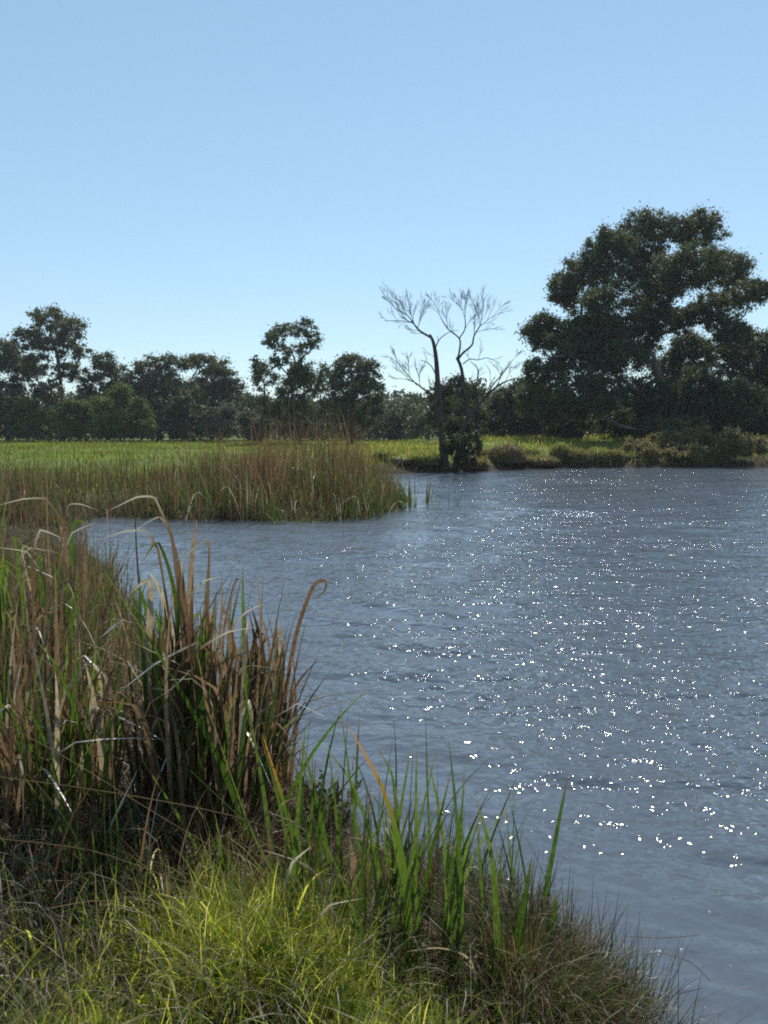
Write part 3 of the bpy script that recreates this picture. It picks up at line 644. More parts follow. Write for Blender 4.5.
edge = lambda x, y: -.45 + .4 * np.sin(x * 2.1) * np.sin(x * .9 + y)
hiR = lambda x, y: (sdf(x, y) > edge(x, y)) & (x > -7.0) & (x < .55) & (y < 34)
lo = lambda x, y: (sdf(x, y) > -.45 + .3 * np.sin(x * 2.7)) & (x <= -3.4)
core = lambda x, y: hiR(x, y) & (x > -4.2) & (x < -.6)
gset = join(bed(2700, (-7.2, 1), (19.2, 26), (.7, 1.45), hiR, .10, .25, (.016, .032)), bed(2600, (-16, -3.4), (17.0, 27), (.45, 1.05), lo, .1, .2, (.016, .03)), bed(260, (-2.0, .5), (19.2, 24), (.5, 1.0), hiR, .2, .5, (.016, .03)))
bset = join(bed(1600, (-7, .6), (19.4, 28), (.6, 1.65), hiR, .18, .35, (.012, .026), .35), bed(520, (-4.2, -.6), (20.4, 27), (1.5, 2.15), core, .16, .4, (.010, .018), .1), bed(150, (-3.9, -2.7), (20.4, 25), (1.8, 2.35), core, .1, .3, (.010, .02), .1),
            bed(4200, (-16, -3.4), (16.5, 26), (.35, 1.0), lo, .25, .35, (.014, .026), .4), bed(110, (-12, -3), (18.5, 24), (1.0, 1.7), lo, .06, .1, (.016, .026)))
pset = bed(120, (-6, .4), (19.4, 24), (.7, 1.9), hiR, .25, .4, (.014, .026), 1.0, 9)
pset2 = bed(60, (-14, -4), (18, 23), (.4, .9), lo, .3, .4, (.014, .024), 1.0, 9)
for st, mt, nm, lab in ((gset, 'bed_green', 'reed_bed', 'green reed blades of the bed standing across the inlet'), (bset, 'bed_brown', 'dead_reed_bed', 'brown dead reeds mixed through the bed across the inlet'),
                        (join(pset, pset2), 'bed_pale', 'bleached_glint_leaves', 'bleached folded leaves with light glints put into their colour in the reed bed')):
    tag(link(nm, mk_mesh(nm, st[0], st[1], attr={'t': st[2]}, mat=M[mt])), lab, 'reeds', None, 'stuff')

x = rng.uniform(-16, 1, 26000); y = rng.uniform(4, 30, 26000); d = sdf(x, y); ok = (d > -.25) & (d < 1.6) & (x < 0.6); x, y = x[ok][:5200], y[ok][:5200]; n = len(x)
V, Q, T = blades(on_ground(x, y, .01), rng.uniform(.12, .5, n), rng.uniform(0, 6.28, n), rng.uniform(.7, 1.5, n), rng.uniform(0, .8, n), rng.uniform(.008, .02, n), 3)
tag(link('reed_litter', mk_mesh('reed_litter', V, Q, attr={'t': T}, mat=M['litter'])), 'fallen broken reed litter along the water edge', 'litter', None, 'stuff')
def water_reed(px, py, hpx, nb, label):
    g = at_z(px, py, 0.0); kk = g.y / FPX
    root = thing('reed_clump', (g.x, g.y, 0), label, 'reed clump', 'reed clumps standing in open water')
    for i in range(nb):
        br = rng.random() < .3
        bs = np.array([[rng.normal(0, .09), rng.normal(0, .09), -.3]])
        V, Q, T = blades(bs, hpx * kk * rng.uniform(.6, 1.25) + .3, rng.uniform(0, 6.28), abs(rng.normal(0, .12)), rng.normal(.15, .2), rng.uniform(.03, .055), 5, .7 if rng.random() < .2 else 5, 1.4)
        link('leaf', mk_mesh('leaf', V, Q, attr={'t': T}, mat=M['bed_brown' if br else 'bed_green']), root)
for a in [(357, 511, 34, 14, 'reed clump hugging the right end of the reed bed'), (368, 510, 42, 16, 'tall leafy reed clump first out from the reed bed'),
          (388, 511, 30, 12, 'reed clump second out into the open water from the bed'), (402, 508, 34, 14, 'dense upright reed clump third out from the bed'),
          (415, 506, 30, 8, 'thin reed clump fourth out from the bed'), (428, 502, 26, 6, 'sparse reed clump second farthest out in the water'), (453, 506, 16, 5, 'short broken reed stubs farthest out in the open water')]:
    water_reed(*a)

# ------------------------------------------------------------------ near bank: leaf meshes shared between clumps
def variants(mat, nv, kink=0.0, lean=.10, curve=.3, segs=9, taper=3.0, w=.016):
    out = []
    for i in range(nv):
        ks = rng.uniform(.5, .82) if rng.random() < kink else 5.0
        V, Q, T = blades(np.zeros((1, 3)), 1.0, 0.0, abs(rng.normal(0, lean)), max(0, rng.normal(curve, .2)), w, segs, ks, rng.uniform(1.0, 2.3), taper=taper, wob=.012)
        out.append(mk_mesh('leaf', V, Q, attr={'t': T}, mat=M[mat]))
    return out
VAR = {'g': variants('leaf_green', 10), 'b': variants('leaf_brown', 12, .45, .08, .2), 'p': variants('leaf_pale', 6, 1.0, .15, .3)}
def clump(name, x, y, rx, ry, label, cat, counts, heights, jit=.13, group='reed clumps on the near bank', wscale=1.0):
    random.seed(label)
    root = thing(name, (x, y, hz1(x, y)), label, cat, group)
    z0 = hz1(x, y)
    for key, cnt in counts.items():
        for i in range(cnt):
            a, r = random.uniform(0, 6.28), math.sqrt(random.random())
            lx, ly = math.cos(a) * r * rx, math.sin(a) * r * ry
            o = link('leaf' if key == 'g' else 'dead_leaf', random.choice(VAR[key]), root)
            hh = random.uniform(*heights[key])
            o.location = (lx, ly, hz1(x + lx, y + ly) - z0 - .03)
            o.scale = (hh, random.uniform(.75, 1.35) * wscale, hh)
            o.rotation_euler = (random.gauss(0, jit), random.gauss(0, jit), math.atan2(ly, lx) * .5 + random.uniform(-2.2, 2.2) if random.random() < .6 else random.uniform(0, 6.28))
            o.scale.y *= 1.0
    return root
def hero(root, pts, Y0, Y1, wpx, mat, name='leaf', ground=True, w0=0.7, twist=0.0):
    """one leaf following the outline it has in the picture, built at its own distance and real width"""
    P = [at(px, py, Y0 + (Y1 - Y0) * i / (len(pts) - 1)) for i, (px, py) in enumerate(pts)]
    if ground:
        g = P[0] + (P[0] - P[1]) * .15; P.insert(0, Vector((g.x, g.y, min(hz1(g.x, g.y) - .03, P[0].z - .03))))
    out = []; sharp = .65 if mat == 'leaf_pale' else .15
    for i in range(len(P) - 1):
        p0, p1, p2, p3 = P[max(0, i - 1)], P[i], P[i + 1], P[min(len(P) - 1, i + 2)]
        for q in range(4):
            t = q / 4
            q_ = .5 * ((2 * p1) + (p2 - p0) * t + (2 * p0 - 5 * p1 + 4 * p2 - p3) * t * t + (3 * p1 - p0 - 3 * p2 + p3) * t ** 3)
            out.append(q_.lerp(p1.lerp(p2, t), sharp))
    out.append(P[-1]); n_ = len(out)
    w = wpx * .85 * Y0 / FPX
    Vv, Tt = [], []
    base = root.location
    for i, p in enumerate(out):
        s = i / (n_ - 1); tg = (out[min(n_ - 1, i + 1)] - out[max(0, i - 1)]).normalized()
        sd = tg.cross(Vector((math.sin(twist + s * .6), math.cos(twist + s * .6) * 1.0, .25))).normalized()
        nm = tg.cross(sd)
        ww = w / 2 * (w0 + (1 - w0) * min(1, s * 3)) * max(.05, 1 - s ** 4)
        for e in (-1, 0, 1):
            Vv.append(p - base + sd * ww * e + nm * (ww * .22 * (e == 0))); Tt.append(s)
    Qq = [(i * 3 + e, i * 3 + e + 1, i * 3 + e + 4, i * 3 + e + 3) for i in range(n_ - 1) for e in (0, 1)]
    return link(name, mk_mesh(name, [tuple(v) for v in Vv], Qq, attr={'t': Tt}, mat=M[mat]), root)

cA = clump('cattail_clump', -.9, 3.88, .34, .36, 'tall brown cattail clump with bleached folded tips standing at the near water edge', 'cattails', {'b': 175, 'g': 95, 'p': 12}, {'b': (.4, 1.45), 'g': (.6, 1.3), 'p': (1.0, 1.4)}, .10, wscale=1.25)  # its folded tips carry sun sheen in their pale colour
cB = clump('cattail_clump', -.64, 4.25, .11, .14, 'narrow clump of broken rusty brown cattail stalks right of the tall brown clump', 'cattails', {'b': 40, 'g': 16}, {'b': (.5, 1.2), 'g': (.5, 1.0)}, .06, wscale=1.25)
cC = clump('cattail_clump', .0, 3.0, .42, .28, 'bright green cattail blades with one orange tip in the foreground centre', 'cattails', {'g': 90, 'b': 34}, {'g': (.4, 1.0), 'b': (.25, .7)}, wscale=1.05)
cD = clump('cattail_clump', .5, 3.2, .2, .16, 'small green cattail clump rising from the sedge mound at the water edge', 'cattails', {'g': 46, 'b': 18}, {'g': (.25, .66), 'b': (.2, .5)}, wscale=.6)
cE = clump('cattail_clump', -1.62, 3.7, .32, .4, 'mixed green and brown cattail clump at the left edge nearest the viewer', 'cattails', {'b': 110, 'g': 85, 'p': 12}, {'b': (.5, 1.3), 'g': (.6, 1.2), 'p': (.9, 1.3)})
cF = clump('cattail_clump', -2.5, 5.4, .5, .6, 'brown cattail clump behind the leftmost one on the bank', 'cattails', {'b': 120, 'g': 90, 'p': 14}, {'b': (.6, 1.5), 'g': (.6, 1.3), 'p': (1.0, 1.5)})
cG = clump('cattail_clump', -4.1, 7.4, .7, .8, 'cattail clump farther along the left bank of the inlet', 'cattails', {'b': 110, 'g': 60, 'p': 5}, {'b': (.7, 1.5), 'g': (.7, 1.4), 'p': (1.1, 1.5)}, wscale=1.2)
cH = clump('cattail_clump', -6.6, 11.5, 1.0, 1.4, 'farthest cattail clump on the left bank where the inlet narrows', 'cattails', {'b': 110, 'g': 60, 'p': 5}, {'b': (.7, 1.5), 'g': (.7, 1.3), 'p': (1.0, 1.4)}, wscale=1.4)
cI = clump('cattail_clump', -1.55, 5.6, .22, .3, 'green cattail clump at the shore beyond the tall brown clump', 'cattails', {'b': 26, 'g': 40}, {'b': (.5, .95), 'g': (.5, 1.0)})

cJ = clump('cattail_clump', -2.7, 7.6, .4, .7, 'low green cattail clump on the inner shore of the inlet behind the folded tips', 'cattails', {'b': 50, 'g': 60}, {'b': (.3, .75), 'g': (.3, .8)})
cK = clump('cattail_clump', -4.0, 10.0, .5, .8, 'low brown cattail clump midway along the inner shore of the inlet', 'cattails', {'b': 70, 'g': 40}, {'b': (.4, .95), 'g': (.4, .9)}, wscale=1.3)
H = hero
# foreground centre
H(cC, [(412, 1022), (409, 919), (401, 853), (382, 787), (346, 722)], 2.75, 2.9, 10, 'leaf_orange')
H(cC, [(341, 946), (333, 880), (316, 798), (300, 733)], 3.0, 3.1, 8, 'leaf_green')
H(cC, [(499, 1006), (497, 930), (491, 853), (475, 798)], 2.75, 2.8, 9, 'leaf_green')
H(cC, [(512, 966), (524, 902), (532, 858)], 2.9, 2.95, 9, 'leaf_green')
H(cD, [(545, 900), (557, 831), (568, 776)], 3.3, 3.35, 6, 'leaf_green')
H(cC, [(417, 891), (416, 809), (417, 744)], 3.3, 3.3, 5, 'leaf_green')
H(cC, [(447, 875), (439, 809), (428, 760)], 3.35, 3.35, 5, 'leaf_green')
H(cC, [(395, 900), (398, 830), (392, 775), (372, 740)], 3.2, 3.3, 5, 'leaf_green')
H(cC, [(475, 940), (464, 880), (450, 842)], 3.1, 3.15, 7, 'leaf_brown', 'dead_leaf')
H(cC, [(383, 900), (372, 840), (350, 780), (322, 745)], 3.1, 3.2, 6, 'leaf_green')
H(cD, [(552, 936), (554, 915), (557, 897)], 3.0, 3.0, 7, 'leaf_green', ground=False)
H(cC, [(283, 945), (282, 899), (292, 863), (313, 845)], 2.9, 2.75, 5.0, 'leaf_pale', 'dead_leaf')
H(cC, [(302, 985), (310, 930), (330, 905), (365, 898)], 2.7, 2.65, 3.6, 'leaf_pale', 'dead_leaf')
H(cC, [(480, 1000), (470, 960), (440, 948), (405, 952)], 2.7, 2.6, 4, 'leaf_brown', 'dead_leaf')
H(cC, [(262, 948), (310, 968), (352, 1006)], 2.6, 2.45, 9, 'leaf_green', twist=1.0)
# green blades crossing in front of the tall brown clump
H(cA, [(262, 880), (226, 776), (196, 717), (155, 649), (103, 569)], 3.4, 3.5, 8, 'leaf_green')
H(cA, [(221, 890), (182, 822), (141, 758)], 3.2, 3.3, 7, 'leaf_green')
H(cA, [(276, 913), (269, 831), (258, 760), (243, 680)], 3.2, 3.5, 8, 'leaf_green')
H(cA, [(296, 850), (283, 800), (262, 733)], 3.3, 3.4, 8, 'leaf_orange')
H(cA, [(281, 820), (281, 780), (279, 745)], 3.9, 3.9, 5, 'leaf_rust', 'dead_leaf')
H(cA, [(226, 885), (220, 850), (216, 818)], 3.1, 3.1, 7, 'leaf_green')
H(cA, [(205, 700), (246, 817), (273, 872), (314, 922)][::-1], 3.0, 3.3, 5, 'leaf_green')
H(cA, [(146, 700), (141, 620), (140, 570)], 3.8, 3.9, 6, 'leaf_green')
H(cA, [(246, 700), (243, 620), (243, 560)], 4.0, 4.0, 5, 'leaf_green')
# folded leaves on the tall clump, sun sheen painted into their tips
H(cA, [(186, 680), (180, 610), (172, 539), (155, 498), (137, 497), (108, 511)], 3.8, 3.6, 4.0, 'leaf_pale', 'dead_leaf')
H(cA, [(190, 700), (182, 600), (172, 535), (160, 517), (146, 523), (112, 549)], 3.8, 3.5, 3.44, 'leaf_pale', 'dead_leaf')
H(cA, [(176, 690), (168, 610), (158, 550), (146, 531), (125, 531), (99, 540)], 3.9, 3.7, 3.44, 'leaf_pale', 'dead_leaf')
H(cA, [(215, 700), (208, 610), (209, 540), (190, 551), (174, 562)], 3.8, 3.6, 3.44, 'leaf_pale', 'dead_leaf')
H(cA, [(200, 710), (190, 640), (192, 594), (204, 581), (222, 576)], 3.7, 3.6, 3.44, 'leaf_pale', 'dead_leaf')
H(cA, [(230, 720), (236, 660), (232, 628), (246, 612), (265, 603)], 3.9, 3.8, 3.44, 'leaf_pale', 'dead_leaf')
H(cA, [(170, 705), (178, 668), (205, 645), (228, 632), (256, 627)], 3.6, 3.5, 3.44, 'leaf_pale', 'dead_leaf')
H(cA, [(202, 700), (210, 655), (196, 643), (155, 664), (113, 697)], 3.7, 3.4, 3.44, 'leaf_pale', 'dead_leaf')
H(cA, [(112, 720), (110, 660), (122, 621), (112, 628), (100, 638)], 4.2, 4.0, 4.0, 'leaf_pale', 'dead_leaf')
H(cA, [(168, 760), (150, 690), (170, 690), (196, 665)], 3.6, 3.5, 2.88, 'leaf_pale', 'dead_leaf')
# broad dead stems
for pts, w_ in [([(186, 760), (184, 640), (180, 570), (166, 514)], 11), ([(192, 760), (190, 620), (192, 560), (197, 520)], 9), ([(178, 760), (172, 640), (160, 590), (148, 571)], 9),
                ([(200, 740), (204, 620), (210, 545)], 8), ([(186, 720), (176, 620), (165, 560), (140, 530)], 6), ([(212, 760), (214, 660), (208, 600)], 9), ([(170, 780), (168, 660), (164, 600)], 8), ([(222, 780), (228, 690), (220, 640)], 9),
                ([(158, 760), (150, 700), (146, 640)], 8), ([(196, 780), (206, 690), (212, 630), (216, 590)], 8), ([(240, 800), (236, 720), (240, 650)], 8), ([(140, 800), (130, 700), (118, 620)], 6)]:
    H(cA, pts, 3.9, 3.9, w_, 'leaf_brown', 'dead_leaf', twist=random.uniform(-.5, .5))
for pts, w_ in [([(279, 780), (277, 690), (276, 617)], 9), ([(270, 790), (266, 700), (258, 578)], 8), ([(288, 790), (284, 700), (281, 622)], 8), ([(262, 780), (258, 690), (262, 600)], 6),
                ([(278, 790), (285, 700), (296, 635), (313, 587), (325, 581), (325, 590), (315, 600)], 5), ([(290, 790), (296, 720), (293, 650)], 5), ([(272, 790), (270, 720), (274, 650)], 8), ([(258, 790), (250, 720), (250, 670)], 7)]:
    H(cB, pts, 4.3, 4.3, w_, 'leaf_brown', 'dead_leaf', twist=random.uniform(-.5, .5))
# broad strap leaves filling out the tall clump and the left edge
random.seed(77)
def straps(root, cnt, x0, x1, top, base_y, Y0, Y1, wr, mats):
    for i in range(cnt):
        bx_ = random.uniform(x0, x1); tp = top(bx_) + random.uniform(0, 90); ln = random.gauss(0, 14); Y = random.uniform(Y0, Y1)
        mt = random.choice(mats); nm = 'leaf' if mt == 'leaf_green' else 'dead_leaf'
        pts = [(bx_, base_y), (bx_ + ln * .25 + random.gauss(0, 2), base_y + (tp - base_y) * .4), (bx_ + ln * .6 + random.gauss(0, 3), base_y + (tp - base_y) * .75), (bx_ + ln * 1.2, tp)]
        if random.random() < .22: pts.append((bx_ + ln * 1.2 + random.choice((-1, 1)) * random.uniform(8, 24), tp + random.uniform(4, 30)))
        H(root, pts, Y, Y + random.uniform(-.1, .1), random.uniform(*wr), mt, nm, twist=random.uniform(-.9, .9))
straps(cA, 64, 142, 240, lambda v: 540 + abs(v - 182) * .9, 770, 3.65, 4.15, (4.5, 9), ['leaf_brown'] * 4 + ['leaf_green'])
straps(cB, 26, 244, 292, lambda v: 605, 775, 4.1, 4.4, (4, 8), ['leaf_brown'] * 3 + ['leaf_green'])
straps(cE, 36, -8, 112, lambda v: 625, 800, 3.3, 4.1, (4, 9), ['leaf_brown', 'leaf_brown', 'leaf_green'])
straps(cF, 34, -6, 96, lambda v: 520, 640, 4.7, 5.8, (3.5, 6.5), ['leaf_brown', 'leaf_brown', 'leaf_green'])
# left edge
H(cE, [(75, 860), (46, 744), (20, 699)], 3.2, 3.3, 8, 'leaf_green')
H(cE, [(100, 850), (82, 735), (59, 671), (36, 640)], 3.4, 3.5, 8, 'leaf_green')
H(cE, [(91, 890), (59, 827), (14, 763)], 3.1, 3.2, 7, 'leaf_green')
H(cE, [(98, 895), (96, 865), (92, 828)], 3.05, 3.05, 9, 'leaf_green')
H(cE, [(106, 850), (111, 825), (138, 769)], 3.3, 3.3, 3.6, 'leaf_pale', 'dead_leaf')
H(cE, [(62, 800), (58, 690), (55, 560)], 3.7, 3.8, 12, 'leaf_brown', 'dead_leaf')
H(cE, [(20, 780), (16, 690), (10, 610)], 3.6, 3.7, 9, 'leaf_brown', 'dead_leaf')
H(cE, [(34, 640), (32, 560), (40, 530), (64, 539)], 4.0, 3.9, 3.6, 'leaf_pale', 'dead_leaf')
H(cF, [(40, 640), (58, 560), (68, 506), (80, 504), (98, 510)], 5.2, 5.0, 2.23, 'leaf_pale', 'dead_leaf')
H(cF, [(60, 620), (62, 560), (72, 533), (96, 522)], 5.2, 5.1, 2.23, 'leaf_pale', 'dead_leaf')
H(cF, [(60, 640), (66, 530), (46, 499), (23, 499), (-4, 506)], 5.0, 4.8, 2.67, 'leaf_pale', 'dead_leaf')
H(cF, [(50, 660), (44, 580), (27, 552), (-6, 547)], 4.8, 4.6, 2.67, 'leaf_pale', 'dead_leaf')
H(cF, [(20, 640), (12, 570), (30, 548), (52, 552)], 5.0, 4.9, 1.8, 'leaf_pale', 'dead_leaf')
H(cE, [(28, 740), (14, 700), (22, 660)], 3.5, 3.5, 3.6, 'leaf_pale', 'dead_leaf')
for px, top in [(36, 490), (46, 446), (78, 440), (134, 470), (20, 470)]:
    H(cG, [(px + 6, 600), (px + 2, 540), (px, top)], 7.2, 7.3, 3, 'leaf_brown', 'stalk')

# ------------------------------------------------------------------ near bank: uncountable growth
def scatter(n, fn):
    out = []
    while sum(len(a) for a, b in out) < n:
        x = rng.uniform(-6, 2, n * 6); y = rng.uniform(1.2, 14, n * 6); p = fn(x, y); ok = rng.random(len(x)) < p
        out.append((x[ok], y[ok]))
    x = np.concatenate([a for a, b in out])[:n]; y = np.concatenate([b for a, b in out])[:n]
    return x, y
def bump2(x, y, cx, cy, sx, sy): return np.exp(-(((x - cx) / sx) ** 2 + ((y - cy) / sy) ** 2))
# bright grass in front
x, y = scatter(13000, lambda x, y: (sdf(x, y) > .15) * np.clip(1.3 * bump2(x, y, -.35, 2.3, .62, .6) + 1.1 * bump2(x, y, -.85, 2.3, .42, .6), 0, 1) * np.clip(.55 + 2.2 * lumps(x * 5 + 3, y * 5), .12, 1))
n = len(x)
V, Q, T = blades(on_ground(x, y), rng.uniform(.08, .26, n) * (1 + 1.4 * np.clip(lumps(x * 5 + 3, y * 5), -.3, .6)) + .22 * (rng.random(n) < .06), rng.uniform(0, 6.28, n), rng.uniform(0, .6, n), rng.uniform(.2, 1.9, n), rng.uniform(.0025, .0060, n) * (1 + 1.1 * (rng.random(n) < .12)), 6)
tag(link('bright_grass', mk_mesh('bright_grass', V, Q, attr={'t': T}, mat=M['grass_bright'])), 'bright yellow green grass lit by the sun at the bottom of the picture', 'grass', None, 'stuff')
# dry thatch and stems everywhere on the near bank
x, y = scatter(9000, lambda x, y: (sdf(x, y) > -.03) * np.clip(.9 * bump2(x, y, -1.8, 3.5, .75, 1.3) + .30 * bump2(x, y, -.3, 2.5, .9, .8) + .5 * bump2(x, y, -2.6, 5.5, 1, 1.8), 0, 1))
n = len(x)
V, Q, T = blades(on_ground(x, y), rng.uniform(.15, .62, n), rng.uniform(0, 6.28, n), rng.uniform(.05, .8, n), rng.uniform(.2, 1.9, n), rng.uniform(.0022, .005, n), 6, np.where(rng.random(n) < .3, rng.uniform(.3, .8, n), 5), rng.uniform(.5, 1.8, n), wob=.06)
tag(link('dry_grass', mk_mesh('dry_grass', V, Q, attr={'t': T}, mat=M['grass_dry'])), 'tangled dry grass and fallen stems over the left near bank', 'grass', None, 'stuff')
# fine upright reeds of the left bank
x, y = scatter(2300, lambda x, y: (sdf(x, y) > -.05) * (sdf(x, y) < 3.5) * (y > 3.0) * (x < -1.0) * np.clip(1 - (y - 3) / 14, .3, 1) * np.clip(.5 + 3 * lumps(x * 4, y * 4 + 2), .05, 1))
n = len(x)
fine = blades(on_ground(x, y), rng.uniform(.4, 1.0, n) * np.clip(.5 + sdf(x, y) * .35 + 2.2 * lumps(x * 3, y * 3), .2, 1.1), rng.uniform(0, 6.28, n), np.abs(rng.normal(0, .14, n)), rng.normal(.3, .3, n), rng.uniform(.006, .014, n), 6)
tag(link('green_sedge', mk_mesh('green_sedge', fine[0], fine[1], attr={'t': fine[2]}, mat=M['bed_green'])), 'fine green sedge growing through the left bank', 'sedge', None, 'stuff')
x, y = scatter(2300, lambda x, y: (sdf(x, y) > -.05) * (sdf(x, y) < 4.5) * (y > 2.6) * (x < -.45) * np.clip(1 - (y - 3) / 14, .3, 1) * np.clip(.5 + 3 * lumps(x * 4, y * 4 + 2), .05, 1))
n = len(x)
fine = blades(on_ground(x, y), rng.uniform(.3, 1.0, n) * np.clip(.5 + sdf(x, y) * .35 + 2.2 * lumps(x * 3, y * 3), .2, 1.1), rng.uniform(0, 6.28, n), np.abs(rng.normal(0, .2, n)), rng.normal(.4, .4, n), rng.uniform(.006, .015, n), 7, np.where(rng.random(n) < .35, rng.uniform(.4, .85, n), 5), rng.uniform(.8, 2, n))
tag(link('brown_sedge', mk_mesh('brown_sedge', fine[0], fine[1], attr={'t': fine[2]}, mat=M['bed_brown'])), 'fine brown dead sedge crowding the left bank', 'sedge', None, 'stuff')

x, y = scatter(560, lambda x, y: (sdf(x, y) > .0) * np.clip(.9 * bump2(x, y, -1.8, 3.6, .8, 1.4) + .5 * bump2(x, y, -.9, 3.6, .5, .5) + .5 * bump2(x, y, -2.8, 6, 1, 2) + .25 * bump2(x, y, .2, 2.8, .8, .5), 0, 1))  # scraps added as sunlit specks, the light painted by their pale colour
n = len(x); B = on_ground(x, y); B[:, 2] += rng.uniform(0, .25, n) * (y > 3)
V, Q, T = blades(B, rng.uniform(.10, .38, n), rng.uniform(0, 6.28, n), rng.uniform(.1, 1.4, n), rng.uniform(.2, 1.6, n), rng.uniform(.003, .007, n), 6, np.where(rng.random(n) < .5, rng.uniform(.3, .7, n), 5), rng.uniform(.6, 1.8, n))
tag(link('sunlit_colour_scraps', mk_mesh('sunlit_colour_scraps', V, Q, attr={'t': T}, mat=M['bed_pale'])), 'scraps of dead leaf in the left bank reeds, coloured pale as sunlit specks', 'dead leaves', None, 'stuff')
def tuft(name, x, y, label, cat, n, hr, rx, ry, mat, wr=(.002, .0045), lean=.25, curve=(.2, 1.2), extra=None, up=0.0):
    z = hz1(x, y); root = thing(name, (x, y, z), label, cat)
    sets = [(n, hr, mat, 'blades', lean, curve, wr)] + (extra or [])
    for n_, hr_, m_, nm, ln, cv, w_ in sets:
        a = rng.uniform(0, 6.28, n_); r = np.sqrt(rng.random(n_))
        lx, ly = np.cos(a) * r * rx, np.sin(a) * r * ry
        B = np.stack([lx, ly, hz(x + lx, y + ly) - z - .02 + up * (1 - r ** 2)], 1)
        V, Q, T = blades(B, rng.uniform(*hr_, n_), a + rng.normal(0, .7, n_), ln * r + np.abs(rng.normal(0, .1, n_)), rng.uniform(*cv, n_), rng.uniform(*w_, n_), 6, np.where(rng.random(n_) < .15, .6, 5), 1.4)
        link(nm, mk_mesh(nm, V, Q, attr={'t': T}, mat=M[m_]), root)['kind'] = 'stuff'
    return root
tuft('sedge_mound', .52, 2.85, 'brown matted sedge mound with dark green rushes at the right water edge', 'sedge', 2600, (.12, .34), .42, .42, 'litter', (.002, .005), .5, (.3, 1.9),
     [(420, (.12, .3), 'grass_dry', 'dry_stems', .5, (.3, 1.6), (.002, .0035)), (320, (.2, .45), 'rush', 'rushes', .25, (0, .35), (.003, .0055)), (900, (.1, .3), 'herb', 'green_blades', .4, (.2, 1.4), (.003, .005))], up=.10)
tuft('sedge_tuft', .95, 2.75, 'thin spiky rush tuft leaning over the water at the right end of the bank', 'rush', 240, (.18, .42), .16, .28, 'rush', (.0025, .0045), .45, (0, .5), [(260, (.1, .25), 'grass_dry', 'dry_stems', .6, (.2, 1.5), (.002, .0035))])
tuft('sedge_tuft', .12, 3.4, 'dry grass tuft with green blades between the two foreground green cattail clumps', 'sedge', 1600, (.12, .35), .42, .42, 'litter', (.002, .0045), .35, (.2, 1.6), [(260, (.2, .45), 'rush', 'rushes', .2, (0, .5), (.003, .006))])
tuft('sedge_tuft', -.78, 3.5, 'dark matted litter at the foot of the tall brown cattail clump', 'sedge', 2600, (.15, .5), .5, .4, 'litter', (.003, .008), .4, (.2, 1.6))

def weed(px, py, Y, label, mat, hgt, rr, nst=26, leafn=26, size=.035):
    g = at(px, py, Y); z = hz1(g.x, g.y); root = thing('weed_plant', (g.x, g.y, z), label, 'weed')
    items, Vs, Qs, off = [], [], [], 0
    for i in range(nst):
        a, r = random.uniform(0, 6.28), random.random()
        tip = Vector((math.cos(a) * r * rr, math.sin(a) * r * rr, hgt * random.uniform(.55, 1.05)))
        b0 = Vector((math.cos(a) * r * rr * .3, math.sin(a) * r * rr * .3, -.03)); mid = b0.lerp(tip, .5) + Vector((random.gauss(0, .02), random.gauss(0, .02), .03))
        items.append(([b0, mid, tip], [.003, .0025, .0012], 4))
        for q in range(leafn):
            t = random.uniform(.25, 1); p = b0.lerp(mid, t * 2) if t < .5 else mid.lerp(tip, t * 2 - 1)
            V, Q = leaf_cloud([tuple(p)], [.02], 1, size, -.3, 1, .5); V = V[:4]; Vs.append(V); Qs.append(Q[:1] + off); off += 4
    link('stems', tubes_mesh('stems', items, M['litter']), root)
    link('leaves', mk_mesh('leaves', np.concatenate(Vs), np.concatenate(Qs), mat=M[mat], smooth=False), root)
weed(318, 840, 3.75, 'dark bushy weed at the shore right of the broken rusty stalks', 'weed_dark', .42, .24, 40)
weed(118, 830, 3.4, 'red and green leaved weed under the tall brown cattails on the left', 'weed', .32, .25, 34)
weed(60, 860, 3.1, 'low reddish weed at the left edge below the mixed cattails', 'weed', .26, .25, 26)
weed(300, 960, 2.5, 'broad leaved weed growing through the bright foreground grass', 'herb', .16, .14, 14, 10, .04)
weed(190, 880, 3.2, 'small green leaved weed in the dark hollow behind the bright grass', 'herb', .18, .2, 22)
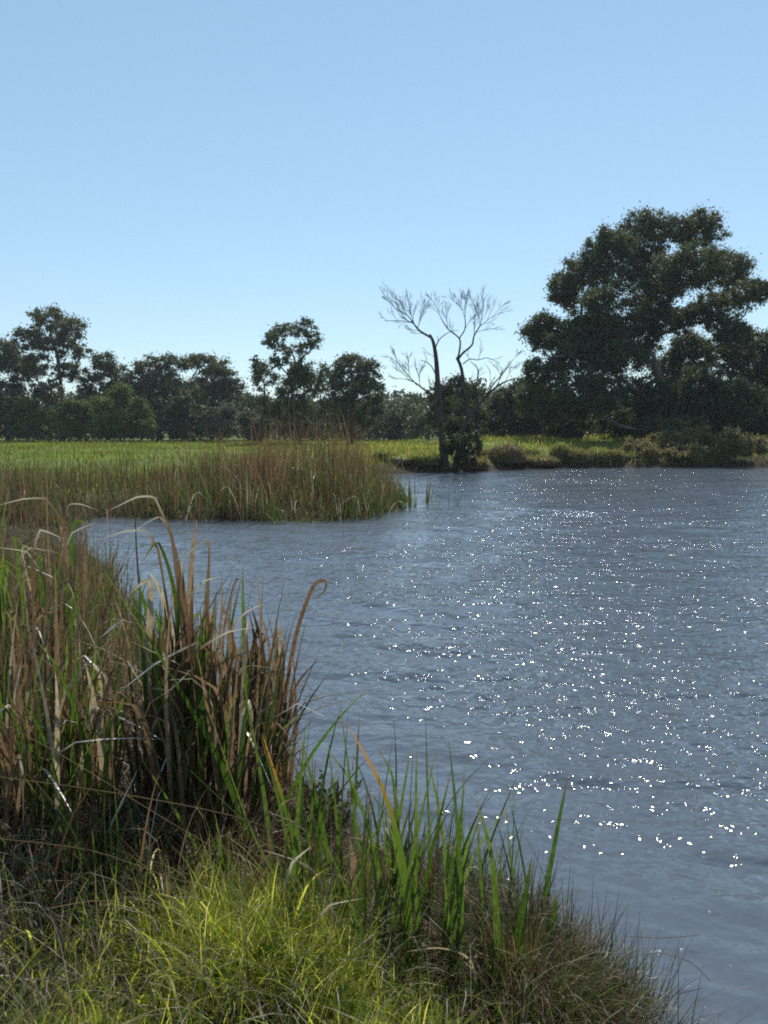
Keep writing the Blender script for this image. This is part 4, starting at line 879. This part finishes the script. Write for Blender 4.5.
# long thin stems lying across the foreground
LS = thing('fallen_stems', (-.6, 2.6, hz1(-.6, 2.6)), 'long thin dry stems arching across the foreground grass', 'stems')
for pts, Ya, Yb, m_ in [([(60, 1016), (160, 975), (280, 936), (385, 915)], 2.2, 2.5, 'grass_dry'), ([(-6, 718), (70, 760), (170, 822), (290, 890)], 2.9, 2.7, 'grass_dry'), ([(-6, 776), (110, 792), (230, 815), (330, 850)], 2.9, 2.9, 'grass_dry'),
                        ([(-6, 838), (90, 850), (180, 880), (290, 905)], 2.7, 2.6, 'grass_dry'), ([(30, 912), (90, 901), (125, 902)], 2.6, 2.6, 'leaf_brown'), ([(0, 1000), (30, 960), (60, 925)], 2.3, 2.4, 'grass_bright'),
                        ([(190, 770), (260, 835), (330, 890), (370, 960)], 3.0, 2.7, 'rush'), ([(710, 981), (690, 962), (655, 953), (610, 965)], 2.85, 2.8, 'grass_dry'), ([(700, 935), (660, 938), (600, 935)], 3.2, 3.1, 'grass_dry'),
                        ([(540, 1020), (528, 990), (520, 965)], 2.5, 2.6, 'leaf_pale'), ([(640, 1010), (590, 975), (560, 955)], 2.7, 2.8, 'leaf_pale'), ([(560, 1005), (600, 985), (632, 975)], 2.7, 2.75, 'grass_dry'), ([(440, 925), (480, 880), (500, 865)], 3.1, 3.1, 'leaf_pale')]:
    H(LS, pts, Ya, Yb, 1.5, m_, 'stem', ground=False)


# ------------------------------------------------------------------ air
hm, hn, HN, HL = new_mat('thin_haze')
ho = HN.new('ShaderNodeOutputMaterial'); pv = HN.new('ShaderNodeVolumePrincipled')
pv.inputs['Color'].default_value = (0.88, 0.93, 1.0, 1); pv.inputs['Density'].default_value = 0.0003; pv.inputs['Anisotropy'].default_value = 0.2
HL.new(pv.outputs[0], ho.inputs['Volume'])
bx = np.array([(x, y, z) for z in (-3.0, 24.0) for x, y in ((-4000, -4000), (4000, -4000), (4000, 4000), (-4000, 4000))], float)
tag(link('haze', mk_mesh('haze', bx, [(0, 3, 2, 1), (4, 5, 6, 7), (0, 1, 5, 4), (1, 2, 6, 5), (2, 3, 7, 6), (3, 0, 4, 7)], mat=hm, smooth=False)), 'thin pale air softening the far trees', 'haze', None, 'stuff')
